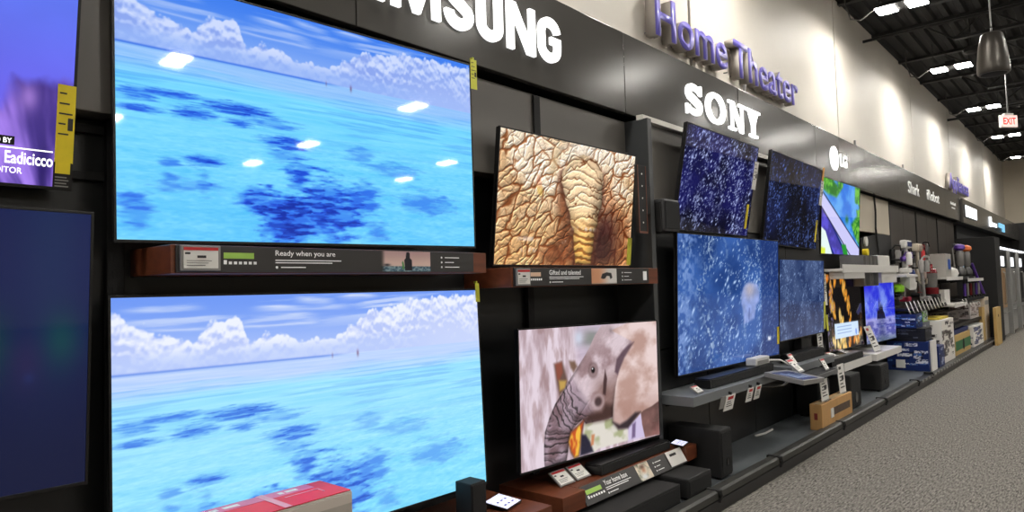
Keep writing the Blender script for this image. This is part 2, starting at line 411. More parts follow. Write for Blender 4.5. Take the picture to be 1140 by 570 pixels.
def relief(H, gain, ny):
    """Light from the upper left over a height field: brightness about 1."""
    gy, gx = np.gradient(H); return np.clip(1 + (gx * .8 + gy * 1.0) * gain * (ny / 200.), .25, 1.7)
def pic_hide(nx, ny):
    """Close-up of wrinkled elephant hide with a ringed trunk hanging down the middle."""
    U, V = grid_uv(nx, ny); ax = 1.75; one = np.ones(U.shape + (3,)); X = U * ax
    w1 = fbm(X * 3.5, V * 3.5, 3, 4) - .5; w2 = fbm(X * 3.5 + 7, V * 3.5, 6, 4) - .5; w3 = fbm(X * 12, V * 12, 16, 3) - .5
    def cells(rot, along, across, seed):
        a = X * math.cos(rot) + V * math.sin(rot) + w1 * .22 + w3 * .04; b = -X * math.sin(rot) + V * math.cos(rot) + w2 * .22 + w3 * .03
        f1, f2 = worley(a * along, b * across, seed); return f2 - f1, f1
    e1, a1 = cells(-.62, 4.2, 11, 1); e2, a2 = cells(.5, 6, 13, 2); e3, a3 = cells(-.5, 14, 30, 5)
    H = np.minimum(sstep(0, .4, e1) ** .6, .25 + .75 * sstep(0, .3, e2) ** .7) + .18 * sstep(0, .3, e3) + .2 * fbm(X * 20, V * 20, 9, 3)
    base = mix(C8(206, 168, 126) * one, C8(250, 230, 204), sstep(.3, .7, fbm(X * 3 + 2, V * 4, 9, 4) + (.5 - V) * .3)); base = mix(base, C8(212, 158, 96), sstep(.5, 1., V) * .6)
    crease = sstep(.02, .16, np.minimum(e1, e2 * 1.6 + .05))
    img = base * relief(H, 1.15, ny)[..., None] * mix(C8(150, 100, 66) * one, one, crease)
    img = mix(img, C8(252, 242, 228) * relief(H, .6, ny)[..., None], np.exp(-((U - .55) / .15) ** 2 - ((V - .03) / .12) ** 2) * .75)
    cv = in_poly(U, V, SKIN['crev'], .08); n = fbm(X * 8, V * 9, 5, 4)
    img = mix(img, C8(128, 70, 42) * (.5 + .8 * n)[..., None] * relief(H, 1., ny)[..., None], cv * .85)
    rt = in_poly(U, V, SKIN['right'], .09)
    img = mix(img, img * C8(186, 136, 100), rt * .75); img = mix(img, C8(54, 28, 30) * (.6 + .8 * n)[..., None], rt * sstep(.38, .72, V) * sstep(.98, .76, U) * .85)
    f = in_poly(U, V, SKIN['fold1'], .04); img = mix(img, C8(222, 194, 150) * (.62 + .5 * fbm(X * 36 - V * 6, V * 3, 8, 3))[..., None], f * .7)
    b = in_poly(U, V, SKIN['bananas'], .014); img = mix(img, mix(C8(190, 100, 70) * one, C8(232, 190, 70), sstep(.36, .42, V)), b * .5)
    sd0 = sd_poly(U, V, SKIN['trunk'], ax)
    img = mix(img, C8(70, 32, 22), np.exp(-(sd0 / .035) ** 2) * sstep(.12, .3, V) * .7)
    sd = sd0 + (fbm(V * 14, V * 0, 33, 2) - .5) * .04; tr = sstep(.012, -.010, sd); rnd = np.sqrt(np.clip(-sd / .12, 0, 1))
    bow = V + .09 * np.sin((U - .42) / .31 * PI) * (1 - V) + w1 * .035
    f1, f2 = worley(X * 3.2 + w1 * 1.6 + w3, bow * 13 + w2 * 1.4, 14); g1, g2 = worley(X * 9 + w2 * 2, bow * 26 + w3 * 2, 15)
    L = sstep(0, .45, f2 - f1) ** .6 + .25 * sstep(0, .3, g2 - g1)
    ring = sstep(-.9, .5, np.sin(V * 105 + 2.5 * np.sin(U * 16) + w1 * 14 + w3 * 5)); lo = sstep(.58, .74, V)
    HT = (L * (1 - lo) + (.9 * ring + .2 * w3) * lo) + rnd * 1.6
    tcol = mix(C8(236, 204, 164) * one, C8(240, 186, 100), sstep(.45, .9, V)); cr = sstep(.0, .12, f2 - f1) * (1 - lo) + (.35 + .65 * ring) * lo
    t = tcol * relief(HT, .85, ny)[..., None] * mix(C8(120, 74, 46) * one, one, cr) * (.62 + .42 * rnd)[..., None]
    t = t * (1 - .32 * sstep(.60, .74, U) * sstep(.2, .4, V))[..., None]
    img = mix(img, t * 1.06, tr)
    for px, py, w_ in ((.60, .695, .085), (.20, .80, .06), (.47, .81, .03), (.21, .885, .05)):
        k = np.exp(-((U - px) / w_) ** 4 - ((V - py) / .017) ** 4) * sstep(.35, .6, fbm(U * 60, V * 20, 77, 2)); img = mix(img, C8(244, 232, 226), k * .55)
    return np.clip(img, 0, 1)

def pic_elephant(nx, ny):
    """A young elephant's head in profile, trunk curled down to a tree trunk."""
    U, V = grid_uv(nx, ny); ax = 1.75; P = FACE
    bark = fbm(U * 30, V * 4.5, 3, 5)
    img = mix(C8(182, 158, 166) * np.ones(U.shape + (3,)), C8(228, 212, 224), sstep(.3, .68, bark)); img = mix(img, C8(140, 106, 104), sstep(.6, .75, fbm(U * 24 + 3, V * 5, 7, 4)) * .4)
    img = mix(img, C8(204, 186, 206) * (.8 + .3 * fbm(U * 6, V * 30, 8, 3))[..., None], sstep(.33, .4, U) * sstep(.4, .2, V))
    img = mix(img, C8(122, 132, 122), np.exp(-((U - .47) / .07) ** 2 - ((V - .1) / .07) ** 2) * .8)
    img = mix(img, C8(206, 214, 232), np.exp(-((U - .38) / .03) ** 2 - ((V - .09) / .06) ** 2) * .9)
    img = mix(img, C8(92, 64, 54), in_poly(U, V, P['hole'], .02) * .9); img = mix(img, C8(160, 76, 58), in_poly(U, V, P['red'], .016) * .65)
    img = mix(img, C8(214, 176, 84), in_poly(U, V, P['yellow'], .016) * .8); img = mix(img, C8(96, 66, 44), in_poly(U, V, P['hole2'], .018) * .8)
    n = fbm(U * 10, V * 7, 21, 5)
    # lower right scenery
    img = mix(img, mix(C8(222, 216, 206) * np.ones(U.shape + (3,)), C8(168, 172, 132), sstep(.4, .65, fbm(U * 12, V * 10, 23, 3))), in_poly(U, V, P['bright'], .01))
    img = mix(img, C8(206, 192, 226), in_poly(U, V, P['lav'], .02)); img = mix(img, C8(92, 70, 110), in_poly(U, V, P['lavdark'], .014) * .8)
    img = mix(img, C8(34, 32, 52), in_poly(U, V, P['dark1'], .016)); img = mix(img, C8(196, 100, 52), in_poly(U, V, P['orange2'], .012) * .7)
    img = mix(img, C8(124, 88, 84) * (.55 + .8 * n)[..., None], in_poly(U, V, P['body'], .008))
    # head
    hd = in_poly(U, V, P['head'], .006)
    skin = mix(C8(150, 122, 126) * np.ones(U.shape + (3,)), C8(214, 194, 202), sstep(.32, .66, n))
    skin = mix(skin, C8(226, 210, 218), sstep(.35, 0, V) * .5); skin = mix(skin, C8(128, 96, 88), sstep(.3, .55, V) * sstep(.42, .55, U) * .7)
    tc = P['trunkc']; dd = np.full(U.shape, 9.); tt = np.zeros(U.shape); acc = 0
    for a, b in zip(tc, tc[1:]):
        ex, ey = (b[0] - a[0]) * ax, b[1] - a[1]; L = math.hypot(ex, ey); t = np.clip(((U - a[0]) * ax * ex + (V - a[1]) * ey) / (L * L), 0, 1)
        d = np.hypot((U - a[0]) * ax - t * ex, V - a[1] - t * ey); tt = np.where(d < dd, acc + t * L, tt); dd = np.minimum(dd, d); acc += L
    on = sstep(.02, .12, tt) * sstep(.62, .5, U)
    jit = fbm(U * 9, V * 9, 61, 4) - .5
    ring = np.sin(tt * 120 + jit * 16 + dd * 16) * .5 + np.sin(tt * 210 + jit * 30 + dd * 30) * .35
    amp = on * sstep(.02, .2, tt) * (.75 + .5 * fbm(U * 12, V * 12, 63, 3))
    Hs = ring * amp * .55 + .5 * fbm(U * 34 + jit * 4, V * 22, 31, 4) + np.sqrt(np.clip(1 - (dd / .13) ** 2, 0, 1)) * on * 2.2
    skin = skin * relief(Hs, .55, ny)[..., None]
    skin = skin * (1 - amp * .55 * sstep(.1, -.6, ring))[..., None]
    skin = mix(skin, skin * C8(176, 166, 178), on * .75)
    img = mix(img, skin, hd)
    edge = np.exp(-(np.minimum(sd_poly(U, V, P['head'], ax), 0) / .02) ** 2) * hd; img = img * (1 - .3 * edge * sstep(.15, .4, V))[..., None]
    img = mix(img, C8(60, 36, 32), in_poly(U, V, P['jaw'], .035) * .92); img = mix(img, C8(54, 32, 34), in_poly(U, V, P['cheek'], .01) * .85)
    sd = sd_poly(U, V, P['ear'], ax); er = sstep(.008, -.008, sd)
    earc = mix(C8(186, 150, 140) * np.ones(U.shape + (3,)), C8(232, 210, 208), sstep(.3, .65, fbm(U * 7 + 2, V * 6, 41, 5))); earc = mix(earc, C8(160, 118, 106), sstep(.5, .8, V) * .5)
    img = mix(img, earc, er); img = mix(img, img * .7, np.exp(-(sd / .022) ** 2) * sstep(.66, .6, U))
    fd = in_poly(U, V, P['fold'], .016); img = mix(img, C8(84, 62, 74), fd * .88)
    img = mix(img, C8(48, 36, 42), in_poly(U, V, P['under'], .02))
    e = P['eye'][0]; r = np.hypot((U - e[0]) * ax, (V - e[1]))
    img = mix(img, C8(96, 70, 70), sstep(.085, .04, r) * .75); img = mix(img, C8(206, 184, 190), np.exp(-((r - .04) / .01) ** 2) * .3); img = mix(img, C8(18, 12, 16), sstep(.027, .017, r))
    img = mix(img, C8(250, 250, 255), sstep(.009, .004, np.hypot((U - e[0] + .004) * ax, V - e[1] + .012)))
    b = P['eyeb'][0]; r = np.hypot((U - b[0]) * ax * .8, V - b[1]); img = mix(img, C8(52, 36, 40), sstep(.05, .02, r) * .8); img = mix(img, C8(190, 170, 176), np.exp(-((r - .055) / .014) ** 2) * .5)
    tk = in_poly(U, V, P['tusk'], .014)
    img = mix(img, mix(C8(198, 84, 34) * np.ones(U.shape + (3,)), C8(244, 188, 66), sstep(.4, .62, fbm(U * 30, V * 9, 51, 3) + (V - .85) * .5)), tk)
    img = mix(img, C8(60, 26, 20), np.exp(-(sd_poly(U, V, P['tusk'], ax) / .012) ** 2) * .5)
    return np.clip(img, 0, 1)

def pic_splash(nx, ny, seed, bg0, bg1, nspot, bright, statue=False, stream=True):
    """Water drops flying against dark blue."""
    U, V = grid_uv(nx, ny); ax = 1.75; rs = np.random.RandomState(seed)
    n = fbm(U * 4, V * 3, seed, 5)
    img = mix(bg0 * np.ones(U.shape + (3,)), bg1, sstep(.3, .72, n))
    if stream:
        for k in range(6):
            c = .06 + .17 * k + .05 * rs.rand() + (fbm(V * 2.5 + k * 9, V * 0 + k, seed + k, 4) - .5) * .22
            w = .012 + .03 * rs.rand()
            fz = fbm(U * 70 + V * 20, V * 46 - U * 20, seed + 9 + k, 3)
            s = np.exp(-(np.abs(U - c) / w) ** 1.3) * sstep(.45, .7, fz) * (.35 + .65 * rs.rand())
            img = mix(img, bright * .85, s)
        sp = sstep(.66, .78, fbm(U * 90 + V * 25, V * 60, seed + 40, 2)) * sstep(.42, .66, fbm(U * 4.5 + 5, V * 3.5, seed + 41, 4)); img = mix(img, bright * .9, sp * .7)
    spots = np.zeros(U.shape); du = 1. / nx; X = np.arange(nx) / (nx - 1.); Y = np.arange(ny) / (ny - 1.)
    for k in range(nspot):
        cx = rs.rand(); cy = rs.rand(); dens = vnoise(np.array([[cx * 5.]]), np.array([[cy * 4.]]), seed + 3)[0, 0]
        if rs.rand() > dens * 1.5 - .15: continue
        r = .0035 + .009 * rs.rand() ** 3; lx = r * (1 + 1.2 * rs.rand()); an = -1.2 + .9 * rs.rand(); a = .35 + .65 * rs.rand()
        i0, i1 = int(max(0, (cx - .04) * nx)), int(min(nx, (cx + .04) * nx + 1)); j0, j1 = int(max(0, (cy - .07) * ny)), int(min(ny, (cy + .07) * ny + 1))
        u = (U[j0:j1, i0:i1] - cx) * ax; v = V[j0:j1, i0:i1] - cy
        p = u * math.cos(an) + v * math.sin(an); q = -u * math.sin(an) + v * math.cos(an)
        g = a * np.exp(-(p / (lx * 1.3)) ** 2 - (q / (r * .9)) ** 2)
        spots[j0:j1, i0:i1] = np.maximum(spots[j0:j1, i0:i1], g)
    img = mix(img, bright, np.clip(spots * 1.25, 0, 1))
    if statue:
        k = in_poly(U, V, [(.70, .36), (.75, .375), (.775, .45), (.77, .52), (.735, .555), (.715, .66), (.60, .70), (.60, .60), (.575, .53), (.575, .45), (.61, .38), (.655, .355)], .02)
        c = mix(C8(150, 168, 226) * np.ones(U.shape + (3,)), C8(196, 186, 196), np.exp(-((U - .665) / .06) ** 2 - ((V - .42) / .07) ** 2)); c = c * (.8 + .35 * fbm(U * 20, V * 16, 5, 4))[..., None]
        img = mix(img, c, k * .9)
        img = mix(img, C8(60, 80, 150), in_poly(U, V, [(.655, .57), (.665, .57), (.66, .67), (.65, .66)], .01) * .6)
        img = mix(img, C8(126, 156, 214), np.exp(-((U - .09 + .1 * V) / .09) ** 2) * sstep(.42, .66, fbm(U * 40, V * 26, 8, 4)) * .8)
        img = mix(img, C8(30, 50, 108), sstep(.78, .81, U) * .55)
        t = np.exp(-((U - .885) / .02) ** 4 - ((V - .845) / .02) ** 4); img = mix(img, C8(228, 234, 246), t * sstep(.3, .5, fbm(U * 80, V * 30, 2, 2)))
    return np.clip(img, 0, 1)

def pic_amber(nx, ny):
    """Strings of amber and gold blossoms on black with a pale message box."""
    U, V = grid_uv(nx, ny); ax = 1.75
    img = C8(14, 10, 10) * np.ones(U.shape + (3,)); img = mix(img, C8(96, 66, 40), sstep(.55, .75, fbm(U * 16, V * 9, 3, 4)) * sstep(.3, .8, V) * .9)
    rs = np.random.RandomState(12)
    def string(pts, w, n, c0, c1):
        nonlocal img
        for k in range(n):
            t = k / (n - 1.); q = t * (len(pts) - 1); i = min(int(q), len(pts) - 2); f = q - i
            cx = pts[i][0] * (1 - f) + pts[i + 1][0] * f + (rs.rand() - .5) * w; cy = pts[i][1] * (1 - f) + pts[i + 1][1] * f
            r = .032 + .03 * rs.rand(); an = rs.rand() * 2 - .6
            u = (U - cx) * ax; v = V - cy; p = u * math.cos(an) + v * math.sin(an); s = -u * math.sin(an) + v * math.cos(an)
            d = np.hypot(p / r, s / (r * 1.9)); m = sstep(1.15, .7, d)
            col = mix(np.asarray(c0), np.asarray(c1), rs.rand()); img = mix(img, col * (1.15 - .5 * d)[..., None].clip(.3, 1.2), m)
    A, B, G = C8(226, 132, 28), C8(250, 196, 96), C8(250, 226, 160)
    string([(.1, .0), (.14, .35), (.22, .55)], .09, 13, A, B); string([(.45, .02), (.52, .25), (.62, .5), (.60, .98)], .08, 22, A, B); string([(.25, .0), (.28, .1)], .05, 4, A, B)
    string([(.36, .55), (.38, .8), (.42, 1.)], .12, 12, B, G); string([(.7, .75), (.78, .95), (.95, .8)], .14, 14, A, G); string([(.15, .85), (.3, .98)], .1, 7, B, G)
    img = mix(img, C8(120, 110, 150), (fbm(U * 40, V * 26, 9, 3) > .66) * sstep(.3, .1, U) * .8)
    k = sstep(.012, .0, np.maximum(np.abs(U - .52) - .33, np.abs(V - .755) - .095)); img = mix(img, C8(206, 228, 255), k)
    for y in (.70, .745, .79): img = mix(img, C8(120, 150, 200), k * (np.abs(V - y) < .008) * (np.abs(U - .45) < .2) * .6)
    img = mix(img, C8(90, 130, 220), k * (np.hypot((U - .78) * ax, V - .80) < .045) * .7)
    return np.clip(img, 0, 1)

def pic_spire(nx, ny):
    """A dark rock spire over still water under a violet blue sky."""
    U, V = grid_uv(nx, ny); n = fbm(U * 5, V * 4, 3, 5)
    img = mix(C8(40, 48, 214) * np.ones(U.shape + (3,)), C8(122, 146, 238), sstep(.35, .7, n)); img = mix(img, C8(36, 30, 216), sstep(.4, .1, U) * sstep(.4, .1, V) * .8)
    w = sstep(.645, .66, V); img = mix(img, mix(C8(86, 88, 170) * np.ones(U.shape + (3,)), C8(150, 152, 214), sstep(.4, .65, fbm(U * 10, V * 22, 8, 4))), w); img = mix(img, C8(168, 166, 226), np.exp(-((V - .64) / .025) ** 2) * .8)
    img = mix(img, C8(64, 70, 116), w * np.exp(-((U - .52) / .12) ** 2) * .6); img = mix(img, C8(96, 120, 110), sstep(.85, 1, V) * .5)
    sp = [(.36, .65), (.39, .48), (.43, .52), (.455, .30), (.48, .5), (.50, .34), (.525, .47), (.555, .40), (.58, .52), (.62, .56), (.65, .65)]
    img = mix(img, C8(26, 22, 44) * (.7 + .6 * fbm(U * 40, V * 16, 5, 3))[..., None], in_poly(U, V, sp, .012))
    return np.clip(img, 0, 1)

def pic_aerial(nx, ny):
    """Bird's-eye view of a pale road crossing blue water between green banks."""
    U, V = grid_uv(nx, ny); n = fbm(U * 7, V * 5, 3, 5)
    img = mix(C8(40, 118, 226) * np.ones(U.shape + (3,)), C8(96, 172, 246), sstep(.35, .7, n))
    g = mix(C8(34, 116, 40) * np.ones(U.shape + (3,)), C8(120, 196, 66), sstep(.3, .7, fbm(U * 26, V * 18, 8, 4)))
    t1 = in_poly(U, V, [(-.1, -.1), (.55, -.1), (.52, .06), (.36, .22), (.15, .2), (-.1, .1)], .03); t2 = in_poly(U, V, [(.86, -.1), (1.1, -.1), (1.1, .95), (.86, .72), (.76, .56), (.93, .42), (.86, .2)], .04)
    img = mix(img, g, np.maximum(t1, t2) * sstep(.25, .45, fbm(U * 9, V * 7, 5, 3)))
    img = mix(img, C8(26, 40, 120), in_poly(U, V, [(-.1, .3), (.1, .42), (.75, 1.1), (.2, 1.1), (-.1, .7)], .01))
    img = mix(img, mix(C8(96, 86, 214) * np.ones(U.shape + (3,)), C8(70, 64, 160), sstep(.4, .6, n)), in_poly(U, V, [(-.1, .32), (.08, .44), (.6, 1.0), (.42, 1.1), (-.1, .55)], .01))
    img = mix(img, C8(206, 204, 250), in_poly(U, V, [(-.1, .12), (.12, .28), (1.02, .9), (1.02, 1.1), (.8, 1.1), (.05, .42), (-.1, .3)], .008))
    for (a, b) in (((-.1, .1), (1.05, .93)), ((-.1, .31), (.86, 1.1))):
        d = np.abs((b[0] - a[0]) * (a[1] - V) - (a[0] - U) * (b[1] - a[1])) / math.hypot(b[0] - a[0], b[1] - a[1]); img = mix(img, C8(40, 36, 80), sstep(.014, .006, d))
    img = mix(img, C8(232, 250, 246), in_poly(U, V, [(-.1, .6), (.1, .7), (.32, 1.1), (-.1, 1.1)], .01)); img = mix(img, C8(226, 240, 70), in_poly(U, V, [(-.1, .9), (.1, .93), (.1, 1.1), (-.1, 1.1)], .02))
    img = mix(img, C8(40, 150, 50), in_poly(U, V, [(.5, .86), (.62, .86), (.7, 1.05), (.6, 1.1)], .02)); img = mix(img, C8(52, 120, 60), np.exp(-((U - .64) / .04) ** 2 - ((V - .5) / .05) ** 2))
    return np.clip(img, 0, 1)

def pic_interview(nx, ny, w=1.65, h=.94):
    """Violet blue studio backdrop; a mauve draped sleeve rises at the lower right corner."""
    U, V = grid_uv(nx, ny)
    img = mix(C8(98, 122, 246) * np.ones(U.shape + (3,)), C8(112, 96, 240), sstep(.1, .9, V)); img = img * (.93 + .1 * fbm(U * 6, V * 5, 4, 3))[..., None]
    sh = [(.78, 1.1), (.82, .80), (.85, .69), (.868, .70), (.885, .575), (.94, .555), (1.05, .535), (1.05, 1.1)]
    m = in_poly(U + (fbm(U * 30, V * 14, 14, 3) - .5) * .03, V + (fbm(U * 24, V * 8, 15, 3) - .5) * .07, sh, .03); a = np.arctan2(V - 1.25, U - .97); f = fbm(a * 9, np.hypot(U - .97, V - 1.25) * 2, 8, 4)
    c = mix(C8(64, 46, 132) * np.ones(U.shape + (3,)), C8(172, 134, 246), sstep(.3, .66, f)); c = mix(c, C8(206, 160, 250), np.exp(-((U - .91) / .02) ** 2 - ((V - .64) / .06) ** 2) * .6)
    img = mix(img, c, m); img = mix(img, C8(40, 26, 96), np.exp(-((U - .945) / .012) ** 2) * sstep(.75, .95, V) * .7)
    return np.clip(img, 0, 1)

def pic_dusk(nx, ny):
    """A dim navy standby scene with faint green and violet blurs."""
    U, V = grid_uv(nx, ny)
    img = mix(C8(20, 32, 84) * np.ones(U.shape + (3,)), C8(16, 24, 62), sstep(.2, 1, V)); img = mix(img, C8(34, 62, 100), np.exp(-((U - .93) / .06) ** 2 - ((V - .1) / .5) ** 2) * .4)
    img = mix(img, C8(14, 74, 78), np.exp(-((U - .95) / .035) ** 2 - ((V - .47) / .10) ** 2) * .8); img = mix(img, C8(14, 70, 68), np.exp(-((U - .83) / .035) ** 2 - ((V - .48) / .12) ** 2) * .7)
    img = mix(img, C8(48, 36, 84), np.exp(-((U - .89) / .03) ** 2 - ((V - .55) / .1) ** 2) * .6); img = mix(img, C8(40, 84, 160), np.exp(-((U - .895) / .01) ** 2 - ((V - .6) / .02) ** 2) * .2)
    return np.clip(img, 0, 1)

def pic_surfer(nx=96, ny=36):
    U, V = grid_uv(nx, ny); img = mix(C8(196, 160, 160) * np.ones(U.shape + (3,)), C8(226, 196, 186), sstep(0, .7, V))
    sea = mix(C8(66, 96, 116) * np.ones(U.shape + (3,)), C8(142, 170, 180), sstep(.4, .65, fbm(U * 30, V * 16, 4, 3))); img = mix(img, sea, sstep(.72, .76, V))
    img = mix(img, C8(46, 44, 52), np.exp(-((U - .12) / .06) ** 2 - ((V - .68) / .06) ** 2)); body = in_poly(U, V, [(.47, .95), (.46, .42), (.49, .33), (.50, .06), (.54, .02), (.57, .08), (.57, .32), (.61, .42), (.62, .95)], .012, 2.6)
    img = mix(img, C8(36, 34, 42), body); img = mix(img, C8(92, 150, 90), in_poly(U, V, [(.42, .88), (.41, .55), (.43, .46), (.45, .6), (.46, .9)], .01, 2.6)); img = mix(img, C8(56, 54, 52), sstep(.1, 0, U) * .9)
    return np.clip(img, 0, 1)
def pic_vehicle(nx=60, ny=36):
    U, V = grid_uv(nx, ny); img = mix(C8(222, 160, 122) * np.ones(U.shape + (3,)), C8(226, 222, 220), sstep(.25, .75, U)); img = mix(img, C8(120, 112, 108), sstep(.9, 1, V) * .5)
    b = in_poly(U, V, [(.36, .62), (.42, .35), (.6, .25), (.78, .3), (.82, .6), (.74, .7), (.7, .5), (.6, .48), (.52, .66), (.44, .68)], .02, 1.6); return np.clip(mix(img, C8(40, 40, 44), b), 0, 1)
def pic_couch(nx=60, ny=48):
    U, V = grid_uv(nx, ny); img = mix(C8(96, 104, 84) * np.ones(U.shape + (3,)), C8(226, 214, 196), sstep(.2, .75, fbm(U * 5, V * 4, 3, 3) + U * .25)); img = mix(img, C8(196, 142, 112), np.exp(-((U - .5) / .12) ** 2 - ((V - .42) / .16) ** 2)); img = mix(img, C8(92, 58, 46), np.exp(-((U - .5) / .17) ** 2 - ((V - .22) / .12) ** 2) * .8)
    return np.clip(mix(img, C8(228, 232, 236), np.exp(-((U - .4) / .25) ** 2 - ((V - .8) / .18) ** 2)), 0, 1)
def pic_print(seed, base, inks, nx=48, ny=60, cells=9, fill=.4):
    """A carton's printed side: blocks of small pictures and lines of type on a ground colour."""
    U, V = grid_uv(nx, ny); img = np.ones(U.shape + (3,)) * C8(*base); rs = np.random.RandomState(seed)
    for k in range(cells * 3):
        x, y = rs.rand() * .85 + .04, rs.rand() * .86 + .04; w, h = .04 + .16 * rs.rand(), .02 + .06 * rs.rand()
        if rs.rand() > fill * 2: continue
        img = mix(img, C8(*inks[rs.randint(len(inks))]), ((np.abs(U - x) < w) & (np.abs(V - y) < h)) * 1. * sstep(.25, .5, fbm(U * 30, V * 30, seed + k, 2)))
    return np.clip(img, 0, 1)

# ------------------------------------------------------------------ materials
BLACK = mat('black_satin', (22, 22, 24), .38, var=.15, scale=3)
BLACKP = mat('black_plastic', (16, 16, 18), .32, bump=.05, bscale=300)
BLACKM = mat('black_matte', (20, 20, 21), .7, bump=.1, bscale=200)
FABRIC = mat('speaker_cloth', (24, 24, 25), .9, bump=.5, bscale=500)
PANEL = mat('charcoal_panel', (26, 27, 28), .36, var=.1, scale=2)
SLAT = mat('brown_black_panel', (58, 52, 47), .45, var=.12, scale=2, stretch=(1, 1, .15))
FASCIA = mat('gunmetal_fascia', (80, 78, 75), .2, metal=0., var=.04, scale=1.2, spec=.2)
WALL = mat('cream_paint', (222, 216, 206), .55, var=.02, scale=1.5, bump=.05, bscale=90)
FARWALL = mat('cream_paint_far', (214, 204, 186), .7, var=.03, scale=2, bump=.05, bscale=60)
DARKGAP = mat('joint_filler', (58, 54, 50), .8, var=.1)
CEIL = mat('black_deck_paint', (9, 9, 9), .8, var=.2, scale=1.5, bump=.1, bscale=20)
JOIST = mat('black_steel_paint', (20, 19, 18), .6, var=.2, scale=4)
WOOD = mat('red_brown_veneer', (112, 60, 38), .35, var=.28, scale=14, stretch=(.12, 1, 2.2), bump=.05, bscale=40)
STRIP = mat('grey_strip_print', (54, 52, 52), .35, var=.03)
WHITEP = mat('white_plastic', (226, 224, 220), .4, var=.02, scale=20)
PAPER = mat('white_card', (232, 230, 226), .6, var=.02, scale=30)
INK = mat('dark_print', (44, 42, 44), .6, var=.05)
REDP = mat('red_print', (196, 40, 44), .5, var=.04)
LIME = mat('lime_print', (164, 206, 92), .5, var=.04)
PEACH = mat('peach_print', (226, 190, 164), .5, var=.04)
PRINTW = mat('white_print_glow', (236, 236, 236), .5, emit=(236, 236, 236), estr=.12)  # white ink with a faint glow of its own added
YELLOW = mat('yellow_card', (238, 214, 40), .5, var=.05, scale=30)
YELLOWG = mat('yellow_green_card', (214, 214, 74), .5, var=.06, scale=20)
GREYSH = mat('slate_shelf', (112, 116, 120), .4, var=.05, scale=6)
DECK = mat('slate_deck', (92, 97, 101), .42, var=.16, scale=2.5, bump=.03, bscale=60)
HEADER = mat('slate_header_board', (102, 98, 93), .4, var=.05, scale=2)
RAILM = mat('olive_grey_rail', (50, 50, 46), .5, var=.08, scale=5)
METAL = mat('brushed_steel', (176, 174, 170), .3, metal=.9, var=.06, scale=6, stretch=(1, 1, 12))
DMETAL = mat('dark_steel', (96, 96, 96), .35, metal=.8, var=.08)
STEELD = mat('satin_steel_door', (186, 186, 184), .3, metal=.4, var=.05, scale=5, stretch=(1, 1, 10))
GOLDREFL = mat('gold_reflection_steel', (214, 178, 136), .28, metal=.4, var=.06, scale=5, stretch=(1, 1, 10))  # golden reflection on plain steel doors, put into the base colour
KRAFT = mat('kraft_board', (196, 152, 96), .7, var=.08, scale=18, bump=.1, bscale=90, stretch=(1, 1, .3))
TAN = mat('tan_board', (196, 164, 104), .65, var=.07, scale=9, stretch=(3, 1, .4))
PINK = mat('pink_print', (232, 28, 52), .45, var=.1, scale=4)
MAUVE = mat('pale_pink_print', (226, 120, 156), .45, var=.06)
BEIGEB = mat('grey_beige_board', (176, 168, 158), .6, var=.05, scale=12)
CREAMP = mat('cream_panel', (206, 196, 178), .5, var=.03, scale=3)
PURPLE = mat('violet_letter_glow', (112, 104, 190), .35, var=.03, emit=(108, 100, 190), estr=.18)  # faint glow added to lighten these unlit letters
LETBACK = mat('letter_return', (176, 168, 160), .5, var=.04)
LIT = mat('lit_acrylic', (250, 250, 250), .4, emit=(255, 255, 255), estr=1.15)
LITB = mat('lit_sign_face', (250, 250, 250), .4, emit=(244, 249, 255), estr=1.6)
LITC = mat('lit_cyan_print', (130, 190, 220), .4, emit=(120, 190, 226), estr=.9)
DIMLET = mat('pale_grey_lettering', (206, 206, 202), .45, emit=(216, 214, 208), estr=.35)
LAMP = mat('lamp_lens', (255, 250, 240), .4, emit=(255, 250, 241), estr=140.)
EXITM = mat('exit_sign_face', (240, 225, 220), .5, emit=(255, 214, 204), estr=.75)
EXITR = mat('exit_sign_red', (220, 40, 40), .5, emit=(232, 52, 46), estr=.9)
NAVY = mat('navy_print', (24, 46, 110), .4, var=.15, scale=9)
BLUE = mat('blue_plastic', (40, 84, 176), .35, var=.05)
REDM = mat('dark_red_plastic', (112, 20, 28), .25, var=.1)
VIOLET = mat('violet_plastic', (92, 60, 150), .3, metal=.3, var=.05)
ORANGE = mat('orange_plastic', (226, 108, 34), .35, var=.05)
GREEN = mat('green_print', (44, 112, 66), .5, var=.15, scale=10)
LIMEP = mat('lime_plastic', (140, 206, 40), .4, var=.05)
CLEAR = mat('clear_acrylic', (206, 206, 204), .12, alpha_glass=True)
SMOKE = mat('smoked_acrylic', (110, 108, 106), .2, var=.1)
GREYP = mat('grey_plastic', (140, 138, 136), .4, var=.05)
PHONE = mat('lit_phone_face', (230, 232, 248), .2, emit=(220, 222, 250), estr=.8)
SCREEN = picture_mat('lit_screen', True, .035, .5, 1.)
SCREEN_DIM = picture_mat('lit_screen_dim', True, .05, .5, .8)
PRINT = picture_mat('picture_print', False, .5, .3)

